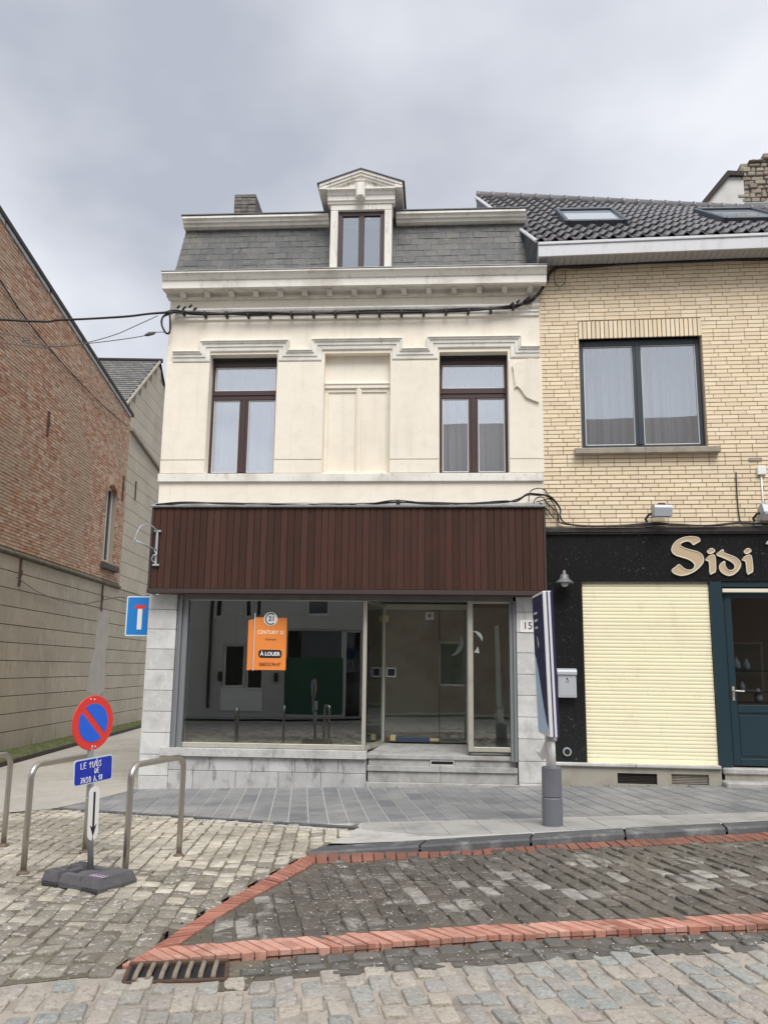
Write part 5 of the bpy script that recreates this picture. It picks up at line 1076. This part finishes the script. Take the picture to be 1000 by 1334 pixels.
frus(fm,-.35,-.15,-.22,-.055,.0,.105,.022); frus(fm,-.35,-.15,.055,.22,.0,.105,.022); fm.box(-.345,-.30,-.07,.07,.003,.10,0,.012); fm.box(-.20,-.155,-.07,.07,.003,.10,0,.012); fm.box(-.30,-.20,-.07,.07,.003,.02); frus(fm,.10,.35,-.22,.22,.0,.105,.03); frus(fm,-.16,.11,-.212,-.09,.001,.095,.025); frus(fm,-.16,.11,.10,.213,.001,.095,.025); fm.box(-.16,.11,-.10,.11,.002,.035); fm.box(-.075,.065,-.07,.07,.03,.092,0,.012)
fm.box(-.30,-.18,.10,.115,.09,.116,0,.004); fm.box(-.30,-.18,.15,.165,.09,.116,0,.004); fm.box(-.30,-.18,-.16,-.145,.09,.114,0,.004)
for sx in (-1, 1):
    for i in range(3): fm.box(sx*.235-.09,sx*.235+.09,-.235+i*.0,-.21,.0,.03,0,.006)
FT = fm.build('rubber_foot', X['rubber'], NP, loc=(.015,-.07,0), rot=(0,0,R(-24)), scale=(.88,.88,1))
mb = MB()
for i in range(4): mb.add([(.15+i*.045,-.19,.078),(.17+i*.045,-.19,.078),(.18+i*.045,-.155,.1075),(.16+i*.045,-.155,.1075),(.19+i*.045,-.09,.1075),(.17+i*.045,-.09,.1075)], [(0,1,2,3),(3,2,4,5)])
mb.box(.16,.33,-.155,-.14,.1062,.1078); mb.build('paint_mark', X['purple'], FT, recalc=False)

# ------------------------------------------------------------------ stainless cycle hoops
def hoop(near, far, label, top=.86):
    n0 = Vector((*near, h(*near))); f0 = Vector((*far, h(*far))); o = empty('bike_rack', n0, label=label, cat='bike rack', group='steel bike hoops on the cobbles')
    d = Vector((f0.x-n0.x, f0.y-n0.y, f0.z-n0.z)); zt = top; r = .11; u = d.normalized(); path = [Vector((0,0,0)), Vector((0,0,zt*.5)), Vector((0,0,zt-r))]
    for i in range(1, 9): a = math.pi/2*i/8; path.append(Vector((0,0,zt-r))+u*(r-r*math.cos(a))+Vector((0,0,r*math.sin(a))))
    e = d+Vector((0,0,zt-r)); L_ = d.length
    path.append(u*(L_/2)+Vector((0,0,zt)))
    for i in range(0, 8): a = math.pi/2*i/8; path.append(e-u*r+u*(r*math.sin(a))+Vector((0,0,r*math.cos(a))))
    path += [e, d+Vector((0,0,zt*.5)), d]
    MB().tube(path, .0255, 12).build('hoop', X['steel'], o, smooth=True)
    for p in (Vector((0,0,0)), d):
        mb = MB(); mb.lathe([(.05,-.01),(.05,.008),(.042,.014),(.028,.018),(.027,.03)], p.x, p.y, 14); b = mb.build('base_collar', X['collar_rust'], o, smooth=False); b.location.z = p.z
hoop((-2.515,-5.93),(-2.315,-5.14),'brushed steel bike hoop just right of the no-parking sign')
hoop((-3.41,-5.82),(-3.255,-4.95),'brushed steel bike hoop behind the no-parking sign and its left side')
hoop((-4.37,-5.52),(-4.195,-4.63),'leftmost brushed steel bike hoop, cut by the edge of the photo')

# ------------------------------------------------------------------ street information panel
IP = empty('information_panel', (1.20, -3.56, h(1.20,-3.56)), 0, label='edge-on advertising panel with navy and pale blue poster on a white pole and grey collar', cat='panel')
mb = MB(); mb.lathe([(.108,-.03),(.108,.275),(.103,.283),(.098,.283),(.098,.293),(.104,.297),(.104,.585),(.098,.595),(.05,.596)], 0, 0, 24); mb.build('collar', X['collar'], IP, smooth=False)
MB().tube([(-.0,0,.55),(-.012,0,1.0)], .052, 14).build('pole', X['white'], IP, smooth=True)
mb = MB(); mb.box(-.048,.048,-.38,.34,.945,2.455,0,.008); PN = mb.build('panel', mat('panel_frame_white', (.70,.71,.74), .45), IP, rot=(0, R(-1.6), R(2.6)), loc=(-.0,0,-.02))
mb = MB(); mb.box(-.0515,-.0485,-.36,.32,.985,2.43); mb.build('poster', X['navy'], PN)
sw = [(-.36,.985),(.32,.985),(.32,1.80),(.24,1.76),(.12,1.62),(.0,1.42),(-.12,1.24),(-.24,1.10),(-.36,1.03)]
mb = MB(); mb.prism(sw, -.0535, -.052, axis='x'); mb.build('poster_swoosh', X['pale_blue'], PN)
mb = MB()
for z, y0, y1 in ((2.25,.02,.24),(2.17,.02,.22),(2.09,.02,.19)): mb.box(-.0535,-.052,y0,y1,z-.012,z+.012)
mb.prism([(.0,1.90),(.04,1.95),(.10,2.0),(.08,1.92),(.03,1.86)], -.0535, -.052, axis='x'); mb.build('poster_print', X['white_film'], PN)
mb = MB(); mb.box(-.010,.004,-.3845,-.3795,.95,2.45); mb.box(.030,.0485,-.3835,-.3795,.95,2.45); mb.build('edge_seal', X['navy'], PN)
mb = MB(); mb.box(.0485,.056,-.385,.345,.95,2.46); mb.build('back_panel', X['navy'], PN)
mb = MB(); mb.add([(-.05,-.05,.90),(-.13,-.07,.74),(-.17,-.06,.76),(-.10,-.06,.66),(-.04,-.052,.70),(-.05,-.055,.80)], [(0,1,2,3,4,5)]); mb.build('torn_tape', X['paper'], IP, recalc=False)
mb = MB(); mb.box(-.058,.058,-.06,.06,.86,.955,0,.01); mb.build('bracket', X['grey_metal'], IP)

# ------------------------------------------------------------------ dead-end sign, house number, estate board, bracket, letterbox, lamps
DE = empty('dead_end_sign', (-4.80, .42, 0), 0, label='blue dead-end road sign half hidden by the left stone pillar', cat='sign')
MB().prism([(x, z+2.385) for x, z in capsule(.455,.64,.03)], 0, .006).build('sign_plate', X['sign_edge'], DE)
MB().prism([(x, z+2.385) for x, z in capsule(.415,.60,.02)], -.002, 0).build('sign_face', X['dead_blue'], DE)
mb = MB(); mb.box(-.038,.038,-.004,-.002,2.17,2.50); mb.build('white_stem', X['white'], DE); mb = MB(); mb.box(-.085,.085,-.0045,-.002,2.502,2.56); mb.build('red_bar', X['sign_red'], DE)
mb = MB(); mb.tube([(0,.02,2.2),(.33,.02,2.2)],.014,8); mb.tube([(0,.02,2.55),(.33,.02,2.55)],.014,8); mb.build('wall_bracket', X['galv'], DE)
HN = empty('house_number', (1.347,-.012,2.258), 0, label='small white enamel plate with number 15 on the right stone pillar', cat='number plate')
pts = []
for cx, cz, a0 in ((.115,.088,0),(-.115,.088,90),(-.115,-.088,180),(.115,-.088,270)):
    for i in range(4): a = R(a0+180-90*0+90-90*i/3+0); pts.append((cx+.018*math.cos(R(a0)+R(270)-R(90)*i/3), cz+.018*math.sin(R(a0)+R(270)-R(90)*i/3)))
MB().prism(capsule(.236,.185,.02), 0, .010).build('plate', X['white'], HN)
text('15', 'digits', .15, X['black'], HN, (0,-.002,0), sx=1.0)
ES = empty('estate_sign', (-2.58,.03,0), R(14), label='orange letting board reading à louer hung in the shop window', cat='sign')
EB = MB(); EB.box(-.245,.245,0,.008,1.555,2.355,0,.003); EB = EB.build('board', X['orange'], ES)
mb = MB(); mb.box(-.258,-.246,-.012,.030,1.54,2.42); mb.build('board_edge', X['white_film'], ES)
mb = MB(); mb.add([(-.262,.02,1.56),(-.262,.02,2.33),(-.345,.055,2.31),(-.345,.055,1.55),(-.262,.026,1.56),(-.262,.026,2.33),(-.345,.061,2.31),(-.345,.061,1.55)], [(0,1,2,3),(4,7,6,5),(0,4,5,1),(2,6,7,3),(1,5,6,2),(0,3,7,4)]); mb.build('folded_board', X['orange'], ES)
mb = MB(); disc(mb,.105,-.008,-.0005,40,-.01,2.335); BD = mb.build('badge', X['white'], ES)
mb = MB(); mb.tube([(-.01+.078*math.cos(R(a)),-.010,2.335+.082*math.sin(R(a))) for a in range(50,311,13)], .0085, 6); mb.build('badge_ring', X['black'], BD)
text('21', 'badge_number', .10, X['black'], BD, (.004,-.010,2.335), bold=.002)
text('CENTURY 21', 'lettering', .078, X['cream_print'], EB, (.0,-.002,2.125), sx=.92, bold=.001)
text('Clerment', 'lettering', .045, X['brown_print'], EB, (0,-.002,2.02))
mb = MB(); mb.prism([(x*1.0, z+1.80) for x, z in capsule(.355,.125,.045)], -.002, 0); BB = mb.build('black_label', X['black'], EB)
text('À LOUER', 'lettering', .078, X['white'], BB, (0,-.004,1.798), sx=.95, bold=.002)
text('068/33.94.47', 'lettering', .074, X['brown_print'], EB, (0,-.002,1.64), sx=.86, bold=.001)
mb = MB(); mb.tube([(0,.008,2.25),(0.0,.065,2.25)],.012,8); mb.tube([(0,.008,1.65),(0,.065,1.65)],.012,8); mb.build('mount', X['black'], ES)
SB = empty('sign_bracket', (-4.36,-.25,0), 0, label='empty wrought iron sign bracket on the left end of the wood fascia', cat='bracket')
mb = MB(); mb.box(-.018,.018,-.03,.0,3.13,3.66,0,.005); mb.box(-.05,.06,-.035,.0,3.645,3.675,0,.005); mb.box(-.05,.06,-.035,.0,3.115,3.145,0,.005); mb.build('back_plate', X['grey_metal'], SB)
mb = MB(); mb.tube([(0,-.03,3.36),(-.12,-.20,3.42),(-.22,-.34,3.46)],.013,8); mb.tube(catmull([(0,-.03,3.66),(-.08,-.14,3.74),(-.17,-.27,3.70),(-.215,-.335,3.56),(-.22,-.34,3.46)],5),.009,6); mb.tube(catmull([(-.19,-.30,3.47),(-.215,-.335,3.42),(-.235,-.36,3.45),(-.225,-.345,3.50),(-.2,-.31,3.50)],4),.008,6); mb.build('arm', X['grey_metal'], SB, smooth=True)
mb = MB(); mb.tube(catmull([(0,-.02,3.16),(-.045,-.06,3.20),(-.02,-.08,3.27),(.02,-.05,3.30),(-.03,-.05,3.36)],5),.011,6); mb.build('scroll', X['grey_metal'], SB, smooth=True)
def on_brick(name, x, y, z=0, **kw):
    o = empty(name, Matrix.Translation((1.65,0,0)) @ Matrix.Rotation(R(-2.5),4,'Z') @ Vector((x,y,z)), R(-2.5), **kw); return o
LP = on_brick('wall_lamp', .245, -.008, 2.96, label='small grey wall lamp with wide shade above the letterbox', cat='lamp')
mb = MB(); mb.tube([(0,0,.02),(0,-.03,.02)],.04,12); mb.tube(catmull([(0,-.02,.03),(0,-.08,.11),(0,-.14,.10),(0,-.16,.06)],5),.012,8); LM_ = mat('lamp_grey', (.17,.18,.18), .5, metal=.2); mb.build('arm', LM_, LP, smooth=True)
mb = MB(); mb.lathe([(.010,.13),(.022,.12),(.026,.075),(.058,.06),(.066,.01),(.075,-.005),(.125,-.045),(.14,-.062),(.14,-.070),(.105,-.05),(.05,-.02),(.0,-.01)], 0, -.165, 20); mb.build('shade', LM_, LP, smooth=True)
mb = MB(); mb.lathe([(.0,-.035),(.04,-.045),(.056,-.07),(.05,-.10),(.03,-.118),(.0,-.124)], 0, -.165, 16); mb.build('globe', mat('frosted_globe', (.5,.52,.5), .2), LP, smooth=True)
LX = on_brick('letterbox', .253, -.008, 1.21, label='silver letterbox on black granite beside the cream roller shutter', cat='letterbox')
mb = MB(); mb.box(-.132,.132,-.105,.0,.0,.345,0,.006); LXB = mb.build('box', X['mail'], LX)
mb = MB(); mb.prism([(0,.425),(-.10,.405),(-.128,.375),(-.128,.335),(-.118,.335),(-.112,.348),(0,.348)], -.142, .142, axis='x'); mb.build('lid', X['mail'], LX)
mb = MB(); mb.box(-.108,.108,-.1085,-.1055,.025,.31,0,.002); DR_ = mb.build('door', X['mail'], LX); mb = MB(); mb.lathe([(0,0),(.013,0),(.013,.006),(0,.008)],0,0,12); mb.build('lock', X['iron'], DR_, loc=(0,-.1085,.275), rot=(R(90),0,0))
text('17', 'number', .055, X['black'], DR_, (0,-.1095,.225))
def flood(s, label, ang):
    o = on_brick('floodlight', s, -.045, 3.768, label=label, cat='floodlight', group='floodlights over the shop sign'); 
    mb = MB(); mb.box(-.05,.05,-.05,.05,0,.06,0,.008); mb.build('base', X['pvc'], o)
    mb = MB(); mb.tube([(-.02,0,.05),(-.06,-.03,.11),(-.02,-.09,.17),(.05,-.12,.19)],.018,8); mb.build('bracket', X['iron'], o, smooth=True)
    mb = MB(); mb.prism([(-.10,.0),(.10,-.02),(.11,.13),(.07,.17),(-.07,.17),(-.10,.13)], -.13, .13, axis='x'); H = mb.build('housing', X['grey_metal'], o, loc=(.15,-.16,.13) , rot=(R(ang),0,R(6)))
    mb = MB(); mb.box(-.12,.12,-.09,.09,-.022,-.012); mb.build('lens', X['bead'], H); mb = MB(); mb.box(-.05,.05,-.03,.03,.17,.20,0,.006); mb.build('gland', X['iron'], H)
flood(1.55, 'grey floodlight on the black cornice below the brick wall window', 8)
flood(3.12, 'grey floodlight on the black cornice at the right edge, beside the white conduit', -25)
CJ = on_brick('junction_box', 3.235, -.012, 0, label='white junction box with conduit on the yellow brick wall', cat='junction box')
mb = MB(); mb.box(-.06,.07,-.06,.0,4.555,4.69,0,.01); mb.build('box', X['white'], CJ); mb = MB(); mb.tube([(.0,-.015,3.80),(.0,-.015,4.56)],.012,8); mb.build('conduit', X['white'], CJ, smooth=True)
mb = MB(); mb.box(-.16,.03,-.02,.0,4.78,4.83,0,.004); mb.build('clip_rail', X['concrete'], CJ)
for k, (x, s_) in enumerate(((2.86,.05),(2.95,.07),(3.10,.06),(3.02,.05),(3.25,.07))):
    o = on_brick('vase', x, .85, (1.642,1.642,1.642,1.322,1.162)[k], label=('round pale vase on the upper shelf behind the teal door glass','tall pale vase on the upper shelf behind the teal door glass','pale lidded jar at the right of the upper shelf behind the teal door glass','small pale vase on the middle shelf behind the teal door glass','pale figurine vase on the lowest shelf behind the teal door glass')[k], cat='vase', group='pale ornaments inside the shop door')
    MB().lathe([(s_*.6,0),(s_,s_*.8),(s_*.8,s_*1.8),(s_*.35,s_*2.4),(s_*.45,s_*2.9),(.001,s_*2.9)],0,0,14).build('body', X['porcelain'], o, smooth=True)

# ------------------------------------------------------------------ cables
def cable(name, strands, r, label, m='cable', jit=0, n=1, seed=0, extra=None):
    rg = random.Random(seed); mb = MB()
    for st in strands:
        for k in range(n):
            o = [Vector(p)+Vector((0, rg.uniform(-jit,jit), rg.uniform(-jit,jit))) for p in st]
            mb.tube(catmull(o, 6), r*rg.uniform(.8,1.15), 6)
    if extra: extra(mb)
    return mb.build(name, X[m], smooth=True, label=label, cat='cable')
B1 = [(-4.496,-.13,7.333),(-4.343,-.13,7.371),(-3.928,-.13,7.324),(-3.03,-.13,7.296),(-2.141,-.13,7.296),(-1.259,-.13,7.295),(-.384,-.13,7.294),(.36,-.13,7.309),(.914,-.13,7.326),(1.247,-.13,7.374),(1.469,-.13,7.449),(1.606,-.13,7.565),(1.749,-.104,7.8),(1.802,-.107,7.958),(1.95,-.113,8.033),(2.341,-.13,8.03),(3.187,-.167,8.047),(4.021,-.204,8.052),(5.195,-.255,8.054),(7.5,-.33,8.05)]
def clips(mb):
    rg = random.Random(5)
    for i in range(16):
        x = -4.2+i*.36; z = polyline([(p[0], p[2]) for p in B1[:11]], x); mb.box(x-.018,x+.018,-.165,-.0,z-.05,z+.03,0,.005)
    for x, z in ((-4.3,7.40),(-4.2,7.38),(-4.1,7.41),(-4.02,7.36),(1.15,7.36),(1.25,7.40),(1.36,7.42),(1.42,7.47)): mb.tube([(x,-.16,z),(x+.05,-.17,z+.05)],.018,6)
cable('facade_cable', [B1], .014, 'thick black cable bundle clipped across the cream facade and under the brick eaves', jit=.026, n=5, seed=3, extra=clips)
cable('cable_loop', [[(-4.38,-.13,7.345),(-4.531,-.13,7.279),(-4.549,-.13,7.145),(-4.475,-.13,6.983),(-4.412,-.13,7.009),(-4.409,-.13,7.17),(-4.43,-.13,7.33)]], .016, 'black cable loop hanging at the upper left corner of the cream facade', jit=.02, n=3, seed=4)
sp_ = [(-14,-.3,7.75),(-7.28,-.2,7.237),(-6.227,-.2,7.208),(-5.19,-.2,7.246),(-4.741,-.2,7.293),(-4.36,-.13,7.35)]
cable('overhead_cable', [sp_], .017, 'black overhead cable spanning the alley to the cream facade', jit=.006, n=2, seed=6)
cable('overhead_wire', [[(-13,-.3,7.9),(-7.228,-.25,6.973),(-6.821,-.25,6.82),(-6.268,-.25,6.732),(-5.781,-.25,6.779),(-5.277,-.25,6.918),(-4.903,-.25,7.086),(-4.60,-.2,7.26)]], .007, 'thin grey overhead wire rising to the cable above the alley', 'cable_grey')
def insul(mb): mb.tube([(-4.78,-.25,6.898),(-4.74,-.25,6.91),(-4.64,-.25,6.935),(-4.60,-.25,6.949)],[.012,.03,.03,.012],8); mb.tube([(-4.70,-.25,6.918),(-4.69,-.25,6.95)],.03,8)
cable('overhead_wire', [[(-13,-.3,7.7),(-7.212,-.25,6.812),(-6.423,-.25,6.721),(-5.78,-.25,6.766),(-5.143,-.25,6.837),(-4.763,-.25,6.898),(-4.6,-.25,6.949),(-4.44,-.2,6.97)]], .007, 'thin grey overhead wire ending in a dark insulator by the cable loop', 'cable_grey', extra=insul)
cable('wall_cable', [[(-8.4,-.6,9.7),(-8.853,2.418,9.25),(-8.976,4.035,8.966),(-9.139,6.193,8.805),(-9.342,8.864,8.747),(-9.50,11.4,8.80)]], .016, 'dark cable running diagonally down the red brick gable')
cable('alley_wire', [[(-9.012,4.516,3.429),(-9.105,5.74,3.226),(-9.20,7.206,3.131),(-9.0,8.0,3.12),(-7.0,5.0,3.05),(-5.109,.8,2.70),(-4.52,.6,2.78)]], .008, 'pale slack wire sagging across the cement wall towards the dead-end sign', 'cable_grey')
c1 = [(-4.436,-.2,4.08),(-3.984,-.2,4.125),(-3.25,-.2,4.115),(-2.52,-.2,4.10),(-1.797,-.2,4.105),(-1.079,-.2,4.11),(-.662,-.2,4.147),(-.129,-.2,4.12),(.461,-.2,4.115),(.989,-.2,4.13),(1.188,-.2,4.158),(1.353,-.2,4.242),(1.53,-.13,4.265),(1.72,-.10,4.235),(1.863,-.099,4.057),(1.859,-.099,3.925),(1.937,-.103,3.83),(2.212,-.125,3.785),(2.67,-.145,3.78),(3.182,-.167,3.795),(3.576,-.184,3.79),(4.022,-.204,3.785),(4.468,-.223,3.80),(4.907,-.242,3.785)]
def joint(mb): mb.box(-.65,-.59,-.25,-.17,4.09,4.165,0,.006)
cable('shop_cable', [c1], .011, 'black cables lying along the top of the wood fascia and the black cornice', jit=.018, n=3, seed=8, extra=joint)
cable('cable_tangle', [[(1.382,-.15,4.15),(1.406,-.15,4.30),(1.524,-.15,4.36),(1.629,-.15,4.336),(1.674,-.12,4.264)],[(1.5,-.15,4.14),(1.6,-.068,4.184),(1.718,-.073,4.207),(1.807,-.077,4.037),(1.848,-.079,3.845),(2.008,-.1,3.79)],[(1.55,-.15,4.13),(1.623,-.059,4.089),(1.68,-.061,4.04),(1.736,-.064,3.943),(1.782,-.066,3.907)],[(1.45,-.2,4.12),(1.50,-.15,4.2),(1.60,-.12,4.22),(1.66,-.1,4.12),(1.626,-.08,4.05)],[(1.626,-.1,4.187),(1.718,-.075,4.09),(1.82,-.075,3.993),(1.841,-.075,3.884)]], .007, 'tangle of thin black cables where the fascia meets the brick wall', jit=.008, n=2, seed=9)
cable('thin_cable', [[(4.516,-.155,4.606),(4.509,-.155,4.307),(4.519,-.155,3.928),(4.558,-.16,3.834),(4.767,-.19,3.80)]], .008, 'thin black cable hanging down the brick wall beside the white conduit')
cable('slack_wire', [[(1.879,-.09,7.992),(1.874,-.09,7.805),(1.945,-.093,7.709),(2.032,-.097,7.772),(2.049,-.097,7.99)]], .007, 'small slack wire loop below the brick eaves', 'cable_grey')

# ------------------------------------------------------------------ opposite side of the street (mirrored in the glass)
OY = -16.2
bed('far_pavement', [(-40,-14.9),(40,-14.9)], [(-40,-16.3),(40,-16.3)], X['flag'], .06, 40, 3)
def opp(name, x0, x1, label, m, eave, ridge, wins, doors=(), hip=0):
    o = empty(name, ((x0+x1)/2, OY, 0), R(180), label=label, cat='house'); w = (x1-x0)/2; cx = (x0+x1)/2
    holes = [(cx-b, cx-a, c, d) for a, b, c, d in wins]
    mb = MB(); wall_holes(mb, -w, w, -.5, eave, holes, 0, .25); mb.add([(-w,0,-.5),(-w,9,-.5),(-w,9,eave),(-w,0,eave)], [(0,1,2,3)]); mb.add([(w,0,-.5),(w,9,-.5),(w,9,eave),(w,0,eave)], [(0,1,2,3)]); mb.build('wall', m, o, recalc=False)
    for a, b, c, d in holes:
        mb = MB(); frame_rect(mb,a,b,c,d,.07,.12,.18); f = mb.build('window', X['white'], o); MB().box(a+.07,b-.07,.15,.16,c+.07,d-.07).build('pane', X['glass_door'], f)
    mb = MB(); mb.box(-w+.1,w-.1,.6,.7,-.4,eave-.1); mb.build('dark_room', X['interior_dark'], o)
    mb = MB(); hl = hip; mb.add([(w+.2,-.3,eave-.05),(-w-.2,-.3,eave-.05),(-w-.2+0,4.5,ridge),(w+.2-hl,4.5,ridge),(-w-.2,9.3,eave-.05),(w+.2,9.3,eave-.05)], [(0,1,2,3),(3,2,4,5),(0,3,5),(1,4,2)]); mb.build('roof', X['opp_roof'], o)
    return o, cx, w
oa, ca_, wa_ = opp('opposite_house', -11.5, -5.35, 'pale rendered house across the street mirrored in the left of the shop window', X['opp_pale'], 8.0, 9.6, [(-7.88,-7.58,3.30,4.9),(-6.82,-6.53,3.30,4.9),(-6.45,-6.17,3.30,4.9),(-10.4,-9.6,3.3,5),(-7.47,-6.72,.90,2.36),(-6.66,-6.05,.82,2.36)])
mb = MB(); mb.box(ca_+7.5,ca_+6.62,-.04,-.002,.12,.88,0,.01); mb.box(ca_+6.64,ca_+6.03,-.04,-.002,.12,.80,0,.01); mb.build('door_panel', X['white'], oa)
mb = MB(); mb.tube([(ca_+7.92,-.08,.2),(ca_+7.92,-.08,7.9)],.05,8); mb.build('downpipe', X['iron'], oa)
mb = MB(); mb.box(ca_+7.6,ca_+7.46,-.09,-.002,1.10,1.43); mb.box(ca_+5.66,ca_+5.52,-.09,-.002,1.10,1.40); mb.build('letter_slot', X['iron'], oa)
ob, cb_, wb_ = opp('garage_house', -5.35, -2.0, 'low house with green garage door mirrored in the middle of the shop window', X['opp_pale'], 5.4, 7.2, [(-5.30,-3.28,.02,2.94),(-3.26,-2.62,-.2,2.9),(-4.6,-3.8,3.4,4.8)])
mb = MB(); mb.box(cb_+5.30,cb_+3.28,.06,.11,.02,1.93); mb.build('garage_door', X['green'], ob)
od, cd_, wd_ = opp('tiled_house', -2.0, 14, 'dull brick house with brown roof mirrored in the upper windows', X['opp_brick'], 8.0, 11.7, [(0,1.0,1.0,2.6),(2.5,3.6,1,2.6),(5,6.2,.1,2.5),(8,9.2,1,2.6),(0,1,4.6,6.2),(3,4,4.6,6.2),(6,7,4.6,6.2),(9,10,4.6,6.2)], hip=0)
mb = MB(); mb.add([(wd_,0,8.0),(wd_,9,8),(wd_-5.2,4.5,11.7)], [(0,1,2)]); mb.build('hip', X['opp_roof'], od)

# ------------------------------------------------------------------ small ground clutter
rg = random.Random(77); mb = MB()
def blades(x, y, z, n, s):
    for _ in range(n):
        a = rg.random()*6.28; l = s*rg.uniform(.5,1.2); px, py = x+rg.uniform(-s,s)*.6, y+rg.uniform(-s,s)*.4; w = s*.10
        mb.add([(px-w*math.sin(a),py+w*math.cos(a),z),(px+w*math.sin(a),py-w*math.cos(a),z),(px+l*.6*math.cos(a),py+l*.6*math.sin(a),z+l)], [(0,1,2)], rg.random())
for _ in range(26):
    x = rg.uniform(1.7,4.4); blades(x, -.10-.04*(x-1.7)-rg.uniform(0,.04), h(x,-.1), 4, .035)
for x in (-1.0,-.6,.9,1.1,-3.2,-4.0): blades(x, -.09, h(x,-.1), 5, .03)
for _ in range(60):
    t = rg.uniform(.55,1); p = at_len(DIAG_R, plen(DIAG_R)*(1-t)); blades(p.x+rg.uniform(.05,.5), p.y+rg.uniform(-.1,.2), bay_z(*p)-.01, 3, .022)
mb.build('weeds', X['weed'], kind='stuff', recalc=False)
mb = MB()
def bits(n, f, s0=.004, s1=.011):
    for _ in range(n):
        x, y, z = f(); s = rg.uniform(s0, s1); a = rg.random()*3.14; c, s_ = math.cos(a)*s, math.sin(a)*s; t = rg.uniform(-.4,.4)*s
        mb.add([(x-c,y-s_,z),(x+s_*.7,y-c*.7,z+t+.002),(x+c,y+s_,z+.002),(x-s_*.7,y+c*.7,z+t+.003)], [(0,1,2,3)])
def f_bay():
    while True:
        x = -1.2+abs(rg.gauss(0,1.0)); y = rg.uniform(-7.4,-4.8)
        if x < 3 and y > polyline(STRIP_TOP,x)+.05 and y < polyline(STRIP_BACK_FRONT,x): return x, y, bay_z(x,y)+.006
def f_fore():
    while True:
        x, y = rg.uniform(-3.6,-1.3), rg.gauss(-6.7,.7)
        if inside((x,y), fore_poly): return x, y, h(x,y)+.006
def f_edge(): t = rg.random(); p = at_len([(-4.6,-2.15),(-.95,-3.75)], 4.0*t**.6); o = abs(rg.gauss(0,.06)); return p.x-.38*o, p.y-.92*o-.04, h(p.x,p.y)+.004
def f_gut(): x = rg.uniform(-1.1,2.2); y = polyline(GUT_FRONT,x)+rg.uniform(0,.24); return x, y, road_z(x,y)+.006
def f_pav(): x = rg.uniform(-4.2,4.2); y = rg.uniform(-2.8,-.15) if rg.random() < .55 else -.1-abs(rg.gauss(0,.05)); return x, y, h(x,y)+.003
bits(420, f_bay, .003, .0085); bits(520, f_fore, .003, .009); bits(700, f_edge, .006, .014); bits(150, f_gut, .003, .009); bits(420, f_pav, .003, .009)
mb.build('confetti', X['confetti'], kind='stuff', recalc=False)
